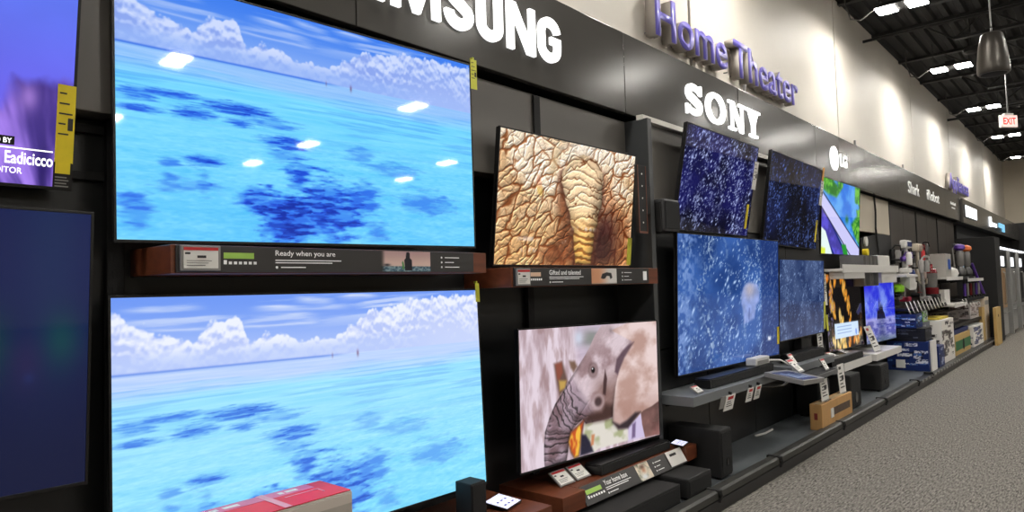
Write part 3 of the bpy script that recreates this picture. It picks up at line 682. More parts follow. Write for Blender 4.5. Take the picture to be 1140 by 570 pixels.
# ------------------------------------------------------------------ the setting
def carpet_mat():
    m = bpy.data.materials.new('woven_carpet'); m.use_nodes = True
    nt = m.node_tree; n = nt.nodes; l = nt.links; p = n['Principled BSDF']; p.inputs['Roughness'].default_value = .95; p.inputs['Specular IOR Level'].default_value = .1
    tc = n.new('ShaderNodeTexCoord')
    outs = []
    for rot, sc in ((.35, (16, 90, 1)), (1.92, (18, 95, 1))):
        mp = n.new('ShaderNodeMapping'); mp.inputs['Rotation'].default_value = (0, 0, rot); mp.inputs['Scale'].default_value = sc
        t = n.new('ShaderNodeTexNoise'); t.inputs['Scale'].default_value = 1.; t.inputs['Detail'].default_value = 3; t.inputs['Roughness'].default_value = .7
        l.new(tc.outputs['Object'], mp.inputs['Vector']); l.new(mp.outputs['Vector'], t.inputs['Vector']); outs.append(t.outputs['Fac'])
    patch = n.new('ShaderNodeTexNoise'); patch.inputs['Scale'].default_value = 2.2; patch.inputs['Detail'].default_value = 4; l.new(tc.outputs['Object'], patch.inputs['Vector'])
    st = n.new('ShaderNodeMath'); st.operation = 'SMOOTH_MIN'
    r0 = n.new('ShaderNodeValToRGB'); r0.color_ramp.elements[0].position = .44; r0.color_ramp.elements[1].position = .56; l.new(patch.outputs['Fac'], r0.inputs['Fac'])
    mx = n.new('ShaderNodeMix'); mx.data_type = 'FLOAT'; l.new(r0.outputs['Color'], mx.inputs['Factor']); l.new(outs[0], mx.inputs['A']); l.new(outs[1], mx.inputs['B'])
    n.remove(st)
    r = n.new('ShaderNodeValToRGB'); r.color_ramp.elements[0].position = .34; r.color_ramp.elements[1].position = .68
    r.color_ramp.elements[0].color = rgb(66, 63, 60); r.color_ramp.elements[1].color = rgb(168, 163, 155)
    l.new(mx.outputs['Result'], r.inputs['Fac']); l.new(r.outputs['Color'], p.inputs['Base Color'])
    b = n.new('ShaderNodeBump'); b.inputs['Strength'].default_value = .25; b.inputs['Distance'].default_value = .003; l.new(mx.outputs['Result'], b.inputs['Height']); l.new(b.outputs['Normal'], p.inputs['Normal'])
    return m

XA, XB, YA, YW = -9., 31.2, -19., 2.95
PY = 2.765                                            # face of the display back panels
structure('floor', MB().box(XA, XB + .2, YA, YW + .2, -.1, 0), carpet_mat())
cm = MB()                                            # corrugated roof deck, its ribs running along the aisle
pts = []; y = YA
while y < YW + .2:
    pts += [(y, 5.74), (y + .08, 5.74), (y + .11, 5.69), (y + .19, 5.69)]; y += .22
pts = [(a, b) for a, b in pts]
cm.prism(pts + [(pts[-1][0], 5.9), (YA, 5.9)], 'x', XA, XB + .2)
structure('ceiling', cm, CEIL)
w = MB()                                             # tilt-up concrete wall with open vertical joints
seams = [XA, -4.0, 1.2, 6.06, 10.76, 15.82, 20.04, 25.95, XB]
for a, b in zip(seams, seams[1:]): w.box(a + .022, b - .022, YW, YW + .14, 0, 5.72, .006)
wo = structure('wall_back', w, WALL)
w2 = MB().box(XA, XB, YW + .05, YW + .2, 0, 5.72); j = w2.build('joint_backing', DARKGAP, wo)
structure('wall_far', MB().box(XB, XB + .15, YA, YW + .2, 0, 5.72), FARWALL)
structure('wall_left', MB().box(XA - .15, XA, YA, YW + .2, 0, 5.72), FARWALL)
structure('wall_front', MB().box(XA, XB, YA - .15, YA, 0, 5.72), FARWALL)
structure('trim_1', MB().box(XB - .05, XB, YA + .1, YW - .01, 0, 3.36, .01), BLACK)['label'] = 'black cladding on the lower part of the far wall'

# sign band over the displays: panels with fine joints, then a lower band beyond the partition
f = MB()
fs = [XA + .1, -3.0, 1.9, 4.235, 6.24, 8.45, 10.6, 12.62, 14.7, 16.7, 18.55]
for a, b in zip(fs, fs[1:]): f.box(a + .003, b - .003, 2.58, 2.62, 2.735, 3.325, .004)
fo = structure('trim_2', f, FASCIA)
MB().box(XA + .1, 18.55, 2.62, YW, 2.77, 3.30).build('band_core', BLACKM, fo)
f = MB()
for a, b in zip((18.55, 20.6, 23.8, 27.2), (20.6, 23.8, 27.2, 30.8)): f.box(a + .003, b - .003, 2.53, 2.57, 2.70, 3.26, .004)
fo2 = structure('trim_3', f, FASCIA)
MB().box(18.55, 30.8, 2.57, YW, 2.72, 3.24).build('band_core', BLACKM, fo2)

# roof joists across the aisle
def joist(x):
    t = thing('roof_joist', 'black open web roof joist crossing under the dark roof deck', 'beam', (x, -8, 5.30), 'roof joists')
    a = MB(); a.box(x - .05, x + .05, YA, YW - .005, 5.64, 5.688); a.build('top_chord', JOIST, t)
    a = MB(); a.box(x - .05, x + .05, YA, 1.75, 5.30, 5.345); a.build('bottom_chord', JOIST, t)
    a = MB(); y = 2.2; k = 1
    while y > -6:
        a.tube([(x, y, 5.66 if k % 2 else 5.32), (x, y - .45, 5.32 if k % 2 else 5.66)], .014, 6); y -= .45; k += 1
    a.build('web', JOIST, t)
for i in range(14): joist(5.2 + 1.95 * i)
solo('ceiling_pipe', 'long thin dark conduit running across the aisle under the joists', 'pipe', MB().tube([(12.3, YW - .02, 5.4), (12.3, -3, 5.4), (12.3, YA + .2, 5.4)], .024), JOIST)
solo('ceiling_pipe', 'dark conduit crossing the aisle nearest the end wall', 'pipe', MB().tube([(19.9, YW - .02, 5.36), (19.9, -3, 5.36), (19.9, YA + .2, 5.36)], .03), JOIST)

# high bay fixtures
def fixture(x, y, label, group, cord=True):
    t = thing('ceiling_light', label, 'ceiling light', (x, y, 5.16), group)
    a = MB(); a.box(x - .17, x + .17, y - .31, y + .31, 5.20, 5.25, .008); a.box(x - .1, x + .1, y - .08, y + .08, 5.25, 5.31, .01); a.build('housing', BLACKM, t)
    for sx in (-1, 1):
        a = MB(); a.box(x - .15, x + .15, y + sx * .185 - .115, y + sx * .185 + .115, 5.190, 5.199); a.build('lens', LAMP, t)
    for sx in (-.27, .27): MB().tube([(x, y + sx, 5.25), (x, y + sx, 5.69)], .006, 5).build('hanger', JOIST, t)
    if cord:
        a = MB(); a.tube([(x, y + .1, 5.30), (x - .02, y + .36, 5.22), (x - .06, y + .5, 5.12), (x - .1, y + .62, 5.16), (x - .1, y + .68, 5.40), (x - .1, y + .68, 5.69)], .011, 6); a.build('power_cord', mat('grey_cord', (64, 61, 58), .6), t)
nm = {10.5: 'nearest pair of bright lamp lenses by the cream wall, at the top edge', 14.3: 'second bright lamp pair along the cream wall, left of the hanging speaker', 18.3: 'third bright lamp pair along the wall, just left of the exit sign',
      22.5: 'fourth lamp pair along the wall, just below the exit sign', 26.9: 'farthest small lamp pair near the end wall'}
for x in (-5.6, -1.6, 2.4, 6.4, 10.5, 14.3, 18.3, 22.5, 26.9):
    fixture(x, 2.0, nm.get(x, 'twin lens lamp of the wall row, above the picture'), 'ceiling lights by the wall')
for x in (-1.6, 2.4, 6.4, 10.5, 14.3, 18.1, 22.5, 26.4):
    fixture(x, -1.2, 'twin lens lamp of the row over the aisle, mirrored in the sign band', 'ceiling lights over the aisle', False)
for y, xs in ((-6.2, (-.6, 3.9, 8.5, 12.9, 17.4, 22., 26.5)), (-10.9, (-.4, 4.1, 8.6, 13.1, 17.6, 22., 27.)), (-14.3, (-2.2, 3.2, 8.6, 13.9, 19.5, 25.))):
    for x in xs: fixture(x, y, 'twin lens lamp deeper in the store, seen mirrored in the screens', 'ceiling lights deeper in the store', False)

# ------------------------------------------------------------------ display wall
def panel(label, boxes, material, name='back_panel'):
    a = MB()
    for b in boxes: a.box(*b, bev=.004)
    return solo(name, label, 'wall panel', a, material)
PT = 2.768
panel('dark back panel behind the two television screens at the left edge', [(-2.6, .925, PY, YW - .005, .12, 2.155)], PANEL)
panel('grey header board above the dark panel at the left edge', [(-2.6, .925, 2.655, YW - .005, 2.16, 2.70)], HEADER)
panel('dark back panel behind the two ocean screens', [(.935, 3.285, PY, YW - .005, .12, 2.155)], PANEL)
panel('grey header board between the sign band and the upper ocean screen', [(.935, 3.285, 2.655, YW - .005, 2.16, 2.70)], HEADER)
panel('dark back panel behind the two elephant screens', [(3.30, 4.335, PY, YW - .005, .12, 2.155)], PANEL)
panel('grey header board between the sign band and the elephant hide screen', [(3.30, 4.335, 2.655, YW - .005, 2.16, 2.70)], HEADER)
for x, l in ((.93, 'slim black upright in the gap left of the ocean screens'), (3.29, 'slim black upright in the gap between ocean and elephant screens')):
    a = MB(); a.box(x - .03, x + .03, PY - .035, PY - .002, .13, 2.155, .004); a.box(x - .03, x + .03, 2.638, 2.652, 2.165, 2.69, .003)
    for k in range(40): a.box(x - .012, x + .012, PY - .037, PY - .0352, .2 + k * .06, .225 + k * .06)
    solo('slotted_upright', l, 'shelf upright', a, BLACKM)
for z in (1.93, 2.10): solo('panel_rail', 'thin black horizontal rail on the panel left of the ocean screens, %s one' % ('lower' if z < 2 else 'upper'), 'rail', MB().box(.3, .895, PY - .03, PY - .002, z, z + .03, .004), BLACKM)
# second brand's bay stands proud of the wall
SY = 2.55
bay = thing('display_bay', 'projecting charcoal wall bay with a pale top edge behind the dark blue splash screens', 'wall bay', (6.3, 2.7, .12))
a = MB()
for x0, x1 in ((4.40, 5.30), (5.31, 6.24), (6.25, 7.2), (7.21, 8.30)):
    MB().box(x0, x1, SY, YW - .005, 1.96, 2.69, .003).build('upper_board', HEADER, bay); a.box(x0, x1, SY, YW - .005, 1.02, 1.95, .003); a.box(x0, x1, SY, YW - .005, .12, 1.01, .003)
a.build('backboard', PANEL, bay)
solo('bay_divider', 'tall slate grey divider at the left side of the projecting wall bay', 'divider', MB().box(4.34, 4.398, SY - .08, YW - .01, .125, 2.70, .004), mat('slate_side', (66, 68, 70), .4, var=.05))
a = MB(); a.prism([(2.505, 2.692), (2.505, 2.73), (2.56, 2.733), (2.56, 2.692)], 'x', 4.34, 8.30); solo('top_trim', 'pale sloping trim along the top of the projecting wall bay', 'trim', a, mat('pale_edge', (226, 222, 214), .4, var=.03))
# third bay: black, then the cut away strip of bare wall
panel('black back panel behind the road and gold blossom screens', [(8.31, 10.62, 2.74, YW - .005, .12, 2.72)], BLACK)
p = thing('cover_panel', 'cream filler panel with a black curved lower skirt, right of the road picture screen', 'wall panel', (11.5, 2.7, .12))
MB().box(10.63, 12.36, 2.70, 2.76, 2.18, 2.73, .004).build('panel_face', CREAMP, p)
sk = [(10.63, .2), (10.63, 2.06)] + [(10.63 + 1.73 * t / 12., 2.06 + .11 * math.sin(PI * .5 * t / 12.) + .02 * math.sin(PI * t / 12.)) for t in range(1, 13)] + [(12.36, .2)]
MB().prism([(q[0], .122 if q[1] == .2 else q[1]) for q in sk], 'y', 2.69, 2.78).build('skirt', BLACKM, p)
MB().tube([(11.4, 2.675, 2.74), (11.42, 2.672, 2.5), (11.38, 2.672, 2.25), (11.46, 2.67, 1.9), (11.4, 2.67, 1.65)], .014, 6).build('cable', BLACKM, p)
# vacuum bay: dark boards with fine joints and a black frame
vb = thing('display_bay', 'brown black board wall behind the vacuum cleaners', 'wall bay', (15.4, 2.8, .12))
a = MB()
for i in range(6): a.box(12.46 + i * 1.0, 13.452 + i * 1.0, 2.72, YW - .005, .12, 2.70, .003)
a.build('backboard', SLAT, vb)
a = MB(); a.box(12.38, 12.455, 2.705, YW - .005, .12, 2.725, .003); a.box(12.455, 18.48, 2.705, 2.719, 2.70, 2.728, .003); a.build('frame', BLACKM, vb)
for x in (14.45, 16.45): MB().box(x - .03, x + .03, 2.705, 2.719, .5, 2.69, .003).build('upright', BLACKM, vb)

# platform
pl = thing('display_platform', 'long low dark platform with a grey edge rail under the screens', 'platform', (6, 2.4, 0))
a = MB(); a.box(-3, 18.46, 2.10, YW - .01, .085, .12); a.build('deck', DECK, pl)
a = MB(); a.box(-3, 18.46, 2.02, 2.12, .0, .082, .006); a.build('riser', BLACK, pl)
rs_ = [-3, -.9, .7, 2.3, 4.28, 5.36, 7.0, 8.6, 10.3]
for x0, x1 in zip(rs_, rs_[1:]):
    a = MB(); a.prism([(2.105, .10), (2.105, .135), (2.085, .146), (2.03, .146), (2.012, .135), (2.012, .094)], 'x', x0 + .012, x1 - .012); solo('edge_rail', 'length of rounded grey rail along the platform edge', 'edge rail', a, RAILM, None, 'platform edge rails')
for x in rs_[4:] + [11.2]:
    a = MB(); a.box(x - .02, x + .02, 2.0, 2.11, .125, .152, .004); a.tube([(x, 2.005, .15), (x, 1.995, .12), (x, 2.01, .07)], .008, 6); solo('rail_clip', 'small black clip over a joint of the platform edge rail', 'clip', a, BLACKM, None, 'rail joint clips')
a = MB(); a.box(10.3, 18.46, 2.01, 2.10, .09, .119, .006); a.build('ticket_channel', BLACK, pl)
for k in range(34): MB().box(10.5 + k * .22, 10.6 + k * .22, 2.0, 2.009, .09, .118).build('channel_ticket', GREYP, pl)

# ------------------------------------------------------------------ televisions
MOUNTM = DMETAL
def tv(label, x, Y, z, w, yaw, tilt, roll, pic, screen_mat=SCREEN, wall=PY, mount=True, asp=1.75, name='television', bez=.009, near=1.):
    k_ = near; x, Y, z, w = x * k_, Y * k_, 1.5 + (z - 1.5) * k_, w * k_
    h = w / asp; ya, ti, ro = (math.radians(q) for q in (yaw, tilt, roll))
    u = Vector((math.cos(ya), math.sin(ya), 0)); nn = Vector((math.sin(ya), -math.cos(ya), 0)); v = math.cos(ti) * Vector((0, 0, 1)) + math.sin(ti) * nn
    u2 = math.cos(ro) * u + math.sin(ro) * v; v2 = -math.sin(ro) * u + math.cos(ro) * v
    y2 = v2.cross(u2)
    t = thing(name, label, 'television', (0, 0, 0), None, local=True)
    base = Vector((x, Y, z)) - v2 * h / 2
    M = Matrix((u2, y2, v2)).transposed().to_4x4(); M.translation = base
    t.matrix_world = M
    # panel
    picture(t, 'screen', pic, screen_mat, -w / 2 + bez, w / 2 - bez, bez * 1.2, h - bez, 0.)
    a = MB()
    a.box(-w / 2, -w / 2 + bez, -.003, .012, 0, h, .001); a.box(w / 2 - bez, w / 2, -.003, .012, 0, h, .001)
    a.box(-w / 2 + bez, w / 2 - bez, -.003, .012, h - bez, h, .001); a.box(-w / 2 + bez, w / 2 - bez, -.003, .012, 0, bez * 1.2, .001)
    a.build('bezel', BLACKP, t)
    a = MB(); a.box(-w / 2 + .003, w / 2 - .003, .0121, .03, .003, h - .003, .003); a.box(-w * .36, w * .36, .0301, .052, h * .08, h * .7, .006); a.build('rear_housing', BLACKM, t)
    if mount:
        gap = wall - Y - .055 - .06
        a = MB(); a.box(-.2, .2, .0525, .062, h * .35, h * .65, .002)
        a.build('mount_plate', MOUNTM, t)
        # arm reaches the wall whatever the tilt
        Mi = M.inverted(); a = MB()
        for sx in (-.14, .14):
            c0 = Vector((sx, .06, h * .5)); cw = M @ c0; c1 = Mi @ Vector((cw.x, wall - .001, cw.z)); a.tube([c0, c1], .016, 8)
        a.build('mount_arm', MOUNTM, t)
    return t, M, w, h

def hang_tag(M, lx, lz, w, h, label, material=YELLOW, lines=True, depth=-.004, cat='energy label', strap=True):
    """A printed energy card on a strap over the edge of a screen."""
    t = thing('energy_label', label, cat, (0, 0, 0), None, local=True)
    Q = M.copy(); Q.translation = M @ Vector((lx, depth, lz)); t.matrix_world = Q
    MB().box(0, w, -.0015, 0, 0, h, .0004).build('card', material, t)
    if lines:
        a = MB()
        for k in range(5): a.box(w * .12, w * (.5 + .35 * ((k * 7) % 3) / 2.), -.0022, -.0016, h * (.88 - k * .13), h * (.90 - k * .13))
        a.box(w * .62, w * .9, -.0022, -.0016, h * .42, h * .58)
        a.build('print', INK, t)
    if strap: MB().box(w * .35, w * .6, -.002, .02, h, h + .012, .001).build('strap', material, t)
    return t

oc_hi = picture_mesh('screen', pic_ocean(520, 300, 1.)); oc_lo = picture_mesh('screen', pic_ocean(520, 300, 0.))
tA, MA, wA, hA = tv('television at the upper left edge showing a violet blue interview backdrop', .066, 2.68, 2.30, 1.45, 0, 7.5, -.4, picture_mesh('screen', pic_interview(420, 240)), near=.97, wall=2.655)
text(tA, 'caption_name', 'Eadicicco', wA * (.864 - .5), wA * (.958 - .5), hA * (1 - .908), hA * (1 - .858), -.0045, LIT, .02)
text(tA, 'caption_role', 'EDITOR', wA * (.838 - .5), wA * (.898 - .5), hA * (1 - .946), hA * (1 - .922), -.0045, LIT, .01)
a = MB(); a.box(wA * .25, wA * .457, -.0045, -.004, hA * (1 - .848), hA * (1 - .842)); a.build('caption_rule', LIT, tA)
a = MB(); a.box(wA * .23, wA * .381, -.0045, -.004, hA * (1 - .835), hA * (1 - .80)); a.build('caption_box', BLACKP, tA)
text(tA, 'caption_word', 'D BY', wA * .345, wA * .376, hA * (1 - .828), hA * (1 - .808), -.0052, LIT, .02)
tB, MB_, wB, hB = tv('television at the lower left edge showing a dim navy picture', .014, 2.70, 1.352, 1.65, 0, 1, -.9, picture_mesh('screen', pic_dusk(420, 240)), SCREEN_DIM, near=.97)
tOU, MOU, wOU, hOU = tv('large upper television with a turquoise ocean picture under the block letter sign', 1.80, 2.66, 2.226, 1.786, -2.5, .3, .57, oc_hi, near=.965, wall=2.655)
tOL, MOL, wOL, hOL = tv('large lower television with a pale turquoise ocean picture behind the red carton', 1.834, 2.69, .977, 1.869, -1.3, -2.4, -.33, oc_lo, near=.965)
tSK, MSK, wSK, hSK = tv('upper television showing a close-up of wrinkled elephant hide', 3.628, 2.64, 2.035, 1.424, -1.9, 6.28, -.06, picture_mesh('screen', pic_hide(340, 200)), near=.965)
tFA, MFA, wFA, hFA = tv('lower television showing an elephant head in profile', 3.719, 2.56, .839, 1.455, -3.3, -.1, -.98, picture_mesh('screen', pic_elephant(360, 210)), near=.965)
tS1, MS1, wS1, hS1 = tv('upper television with sparkling drops on black blue, below the slab serif sign', 5.407, 2.42, 2.305, 1.429, 1., 10.48, .2, picture_mesh('screen', pic_splash(260, 170, 5, C8(8, 8, 26), C8(22, 22, 84), 1500, C8(190, 204, 255))), SCREEN, SY)
tS2, MS2, wS2, hS2 = tv('upper television with faint blue drops, mostly dark, between the drop screen and the road picture', 7.254, 2.44, 2.286, 1.566, 0, 8.16, -.99, picture_mesh('screen', pic_splash(220, 140, 9, C8(12, 12, 22), C8(20, 26, 62), 700, C8(96, 124, 206))), SCREEN, SY)
tS3, MS3, wS3, hS3 = tv('large lower television with a pale figure amid blue splashing drops', 5.558, 2.41, 1.344, 1.876, -1.9, 2.07, -.17, picture_mesh('screen', pic_splash(320, 190, 3, C8(30, 60, 122), C8(58, 98, 172), 900, C8(188, 214, 250), statue=True)), SCREEN, SY)
tS4, MS4, wS4, hS4 = tv('lower television with dull blue splashes, right of the pale figure screen', 7.258, 2.41, 1.314, 1.392, .7, 2.28, .06, picture_mesh('screen', pic_splash(220, 130, 8, C8(26, 44, 88), C8(66, 84, 126), 420, C8(140, 166, 214))), SCREEN, SY)
tLU, MLU, wLU, hLU = tv('upper television showing a pale road over blue water and green banks', 9.414, 2.60, 2.272, 1.639, 0, 3.55, .13, picture_mesh('screen', pic_aerial(200, 130)), SCREEN, 2.74)
tLF, MLF, wLF, hLF = tv('lower television showing strings of gold blossoms on black', 9.005, 2.50, 1.104, 1.577, 1.1, -1.17, -.88, picture_mesh('screen', pic_amber(220, 140)), SCREEN, 2.74)
tLC, MLC, wLC, hLC = tv('lower television showing a dark rock spire under a violet sky', 10.683, 2.50, 1.053, 1.56, -.6, -.2, -.68, picture_mesh('screen', pic_spire(160, 110)), SCREEN, 2.69)

hang_tag(MA, wA * .5 - .056, hA * .115, .054, .26, 'yellow energy card on the right edge of the violet interview screen', strap=False, depth=-.006)
a = thing('notice_card', 'black and yellow small card below the yellow card on the violet interview screen', 'notice card', (0, 0, 0), None, local=True)
Q = MA.copy(); Q.translation = MA @ Vector((wA * .5 - .058, -.006, .004)); a.matrix_world = Q
MB().box(0, .054, -.0015, 0, 0, .09, .0004).build('card', BLACKP, a); MB().box(.005, .049, -.0022, -.0016, .052, .09).build('yellow_field', YELLOW, a)
b_ = MB()
for k in range(4): b_.box(.006, .046 - .006 * (k % 2), -.0022, -.0016, .008 + .01 * k, .012 + .01 * k)
b_.build('print', GREYP, a)
hang_tag(MOU, wOU / 2 - .004, hOU * .865, .045, .16, 'yellow green card hanging at the top right corner of the upper ocean screen', YELLOWG)
hang_tag(MOL, wOL / 2 - .022, hOL * .93, .03, .10, 'yellow green curled card on the top right corner of the lower ocean screen', YELLOWG, lines=False)
hang_tag(MSK, wSK / 2 - .05, hSK * .02, .05, .19, 'yellow green card at the lower right corner of the elephant hide screen', YELLOWG, lines=False, strap=False)
hang_tag(MS1, wS1 / 2 - .105, hS1 * .09, .05, .22, 'yellow card low on the right edge of the sparkling drop screen', YELLOW, lines=False, strap=False)
hang_tag(MS1, wS1 / 2 - .055, hS1 * .53, .09, .25, 'white card high on the right edge of the sparkling drop screen', PAPER, strap=False, cat='information card')
hang_tag(MS2, wS2 / 2 - .07, hS2 * .56, .09, .27, 'white card on the right edge of the mostly dark drop screen', PAPER, strap=False, cat='information card')
hang_tag(MS2, wS2 / 2 - .06, hS2 * .86, .06, .15, 'orange yellow card at the top right corner of the mostly dark drop screen', mat('amber_card', (226, 160, 60), .5, var=.05), lines=False, strap=False)
hang_tag(MS2, wS2 / 2 - .10, hS2 * .10, .05, .24, 'yellow card low on the right edge of the mostly dark drop screen', YELLOW, lines=False, strap=False)
hang_tag(MS3, wS3 / 2 - .06, hS3 * .10, .045, .16, 'yellow card on the lower right edge of the pale figure screen', YELLOW, lines=False, strap=False)
hang_tag(MS4, wS4 / 2 - .03, hS4 * .05, .06, .30, 'yellow card on the lower right edge of the dull blue splash screen', YELLOWG, lines=False, strap=False)
hang_tag(MLF, -wLF / 2 - .04, hLF * .60, .10, .36, 'white card on the upper left edge of the gold blossom screen', PAPER, strap=False, cat='information card')
hang_tag(MLF, -wLF / 2 - .03, hLF * .28, .07, .18, 'yellow green card on the lower left edge of the gold blossom screen', YELLOWG, lines=False, strap=False)

# ------------------------------------------------------------------ wooden shelves with printed strips
def strip_tag(x, z, y, w, h, label, lean=0.):
    """An electronic price tag: pale frame, paper-white face, red band, small print."""
    t = thing('price_tag', label, 'price tag', (x, y, z), None, local=True)
    t.rotation_euler = (-lean, 0, 0)
    MB().box(-w / 2, w / 2, -.006, .004, 0, h, .002).build('frame', GREYP, t)
    MB().box(-w * .43, w * .43, -.0075, -.0062, h * .09, h * .91).build('face', PAPER, t)
    MB().box(-w * .43, w * .43, -.0085, -.0077, h * .80, h * .92).build('band', REDP, t)
    a = MB(); a.box(-w * .4, -w * .27, -.0085, -.0077, h * .64, h * .72); a.box(-w * .1, w * .12, -.0085, -.0077, h * .50, h * .60)
    for k in range(3): a.box(-w * .36, w * (.1 + .08 * k), -.0085, -.0077, h * (.2 + .09 * k), h * (.22 + .09 * k))
    a.build('print', INK, t)
    return t
def strip_print(sh, x0, x1, z0, z1, y, title, tx, pic, px, marks, lime=LIME, pill=True):
    """The printed strip: title, small type, a photograph, bullet marks; fractions run along the strip."""
    st = MB().box(x0, x1, y - .008, y, z0, z1, .001).build('info_strip', STRIP, sh)
    L = x1 - x0; H = z1 - z0; yy = y - .0095
    text(st, 'title', title, x0 + L * tx[0], x0 + L * tx[1], z0 + H * .60, z0 + H * .88, yy, PRINTW, .012)
    a = MB()
    for k in range(2): a.box(x0 + L * tx[0], x0 + L * (tx[1] + .02 - .03 * k), yy, yy + .0012, z0 + H * (.46 - .1 * k), z0 + H * (.50 - .1 * k))
    a.box(x0 + L * (tx[0] + .016), x0 + L * (tx[0] + .09), yy, yy + .0012, z0 + H * .17, z0 + H * .215); a.lathe([(H * .055, yy), (H * .055, yy + .0012)], (x0 + L * tx[0] + H * .06, 0, z0 + H * .19), 10, 'y')
    a.build('small_print', PRINTW, st)
    MB().box(x0 + L * marks[0], x0 + L * marks[1], yy, yy + .0012, z0 + H * .52, z0 + H * .75).build('colour_bar', lime, st)
    a = MB()
    for k in range(7): a.box(x0 + L * (marks[0] + (marks[1] - marks[0]) * 1.15 * k / 7.), x0 + L * (marks[0] + (marks[1] - marks[0]) * (1.15 * k + .7) / 7.), yy, yy + .0012, z0 + H * .30, z0 + H * (.46 if k == 0 else .41))
    a.build('size_list', PRINTW, st)
    picture(st, 'photograph', pic, PRINT, x0 + L * px[0], x0 + L * px[1], z0 + H * .02, z0 + H * .98, yy)
    a = MB()
    for k in range(3):
        z = z0 + H * (.72 - .24 * k); a.lathe([(H * .05, yy), (H * .05, yy + .0012)], (x0 + L * (px[1] + .05), 0, z), 8, 'y'); a.box(x0 + L * (px[1] + .065), x0 + L * (px[1] + .13 - .025 * (k % 2)), yy, yy + .0012, z - H * .02, z + H * .02)
    a.build('bullet_list', PRINTW, st)
    if pill: MB().box(x0 + L * .945, x0 + L * .978, yy, yy + .0012, z0 + H * .2, z0 + H * .8).build('white_field', PRINTW, st)
    return st
def shelf(label, x0, x1, yf, yb, z0, z1, board=None):
    t = thing('display_shelf', label, 'shelf', ((x0 + x1) / 2, (yf + yb) / 2, z0))
    if board is None: MB().box(x0, x1, yf, yb, z0, z1, .003).build('board', WOOD, t)
    else: board.build('board', WOOD, t)
    return t
pic_s = picture_mesh('photograph', pic_surfer()); pic_v = picture_mesh('photograph', pic_vehicle()); pic_c = picture_mesh('photograph', pic_couch())
s1 = shelf('red brown shelf with a dark printed strip between the two ocean screens', .99, 2.55, 2.41, PY, 1.583, 1.684)
strip_print(s1, 1.005, 2.45, 1.588, 1.682, 2.409, 'Ready when you are', (.255, .44), pic_s, (.60, .80), (.115, .195), pill=False)
strip_tag(1.085, 1.593, 2.3945, .14, .088, 'red topped price tag on the strip under the upper ocean screen')
s2 = shelf('red brown shelf with a dark printed strip under the elephant hide screen', 2.74, 4.30, 2.41, PY, 1.505, 1.612)
strip_print(s2, 2.755, 4.16, 1.51, 1.610, 2.409, 'Gifted and talented', (.215, .43), pic_v, (.51, .71), (.085, .16), PEACH)
strip_tag(2.82, 1.513, 2.3945, .115, .092, 'red topped price tag on the strip under the elephant hide screen')
s3 = shelf('red brown shelf with a grey printed strip under the elephant head screen', 2.985, 4.56, 2.30, PY, .262, .36, MB().box(2.985, 3.195, 2.30, PY, .262, .36, .003).box(4.405, 4.56, 2.30, 2.46, .262, .36, .003).box(3.1955, 4.4045, 2.365, 2.46, .262, .36).box(3.1955, 4.332, 2.4605, PY, .262, .36).prism([(2.30, .262), (2.365, .262), (2.365, .36), (2.358, .36), (2.30, .268)], 'x', 3.1955, 4.4045))
st3 = strip_print(s3, 3.20, 4.40, .262, .372, 2.2985, 'Your home base', (.19, .40), pic_c, (.49, .62), (.03, .16))
MB().box(4.18, 4.39, 2.283, 2.2875, .27, .372, .001).build('white_notice', PAPER, st3)
MB().box(4.215, 4.30, 2.2815, 2.2825, .335, .352, .0004).build('notice_print', INK, st3)
pv = Vector((0, 2.2985, .263)) - ORG[s3.name]
st3.matrix_basis = Matrix.Translation(pv) @ Matrix.Rotation(math.radians(-32), 4, 'X') @ Matrix.Translation(-pv)
s4 = shelf('red brown shelf at the bottom edge carrying the small dark speaker and lit card', .93, 2.84, 2.26, PY, .272, .37)
t = strip_tag(3.21, .362, 2.43, .14, .11, 'left of two leaning price tags on the shelf under the elephant head screen', .95)
t = strip_tag(3.37, .362, 2.43, .14, .11, 'right of two leaning price tags on the shelf under the elephant head screen', .95)

def soundbar(label, x0, x1, y0, y1, z0, z1, material=FABRIC, caps=True):
    t = thing('soundbar', label, 'soundbar', ((x0 + x1) / 2, (y0 + y1) / 2, z0))
    MB().box(x0 + .02, x1 - .02, y0, y1, z0 + .004, z1 - .008, .006).build('grille', material, t)
    MB().box(x0 + .01, x1 - .01, y0 + .01, y1, z1 - .0075, z1, .002).build('top_plate', BLACKP, t)
    for xa, xb in ((x0, x0 + .019), (x1 - .019, x1)): MB().box(xa, xb, y0, y1, z0 + .004, z1 - .008, .005).build('end_cap', BLACKP, t)
    a = MB()
    for x in (x0 + .15, x1 - .15): a.box(x - .04, x + .04, y0 + .015, y1 - .015, z0, z0 + .0035)
    a.build('foot', BLACKM, t)
    return t
soundbar('long dark soundbar lying below the elephant head screen', 3.46, 4.31, 2.37, 2.49, .36, .425)
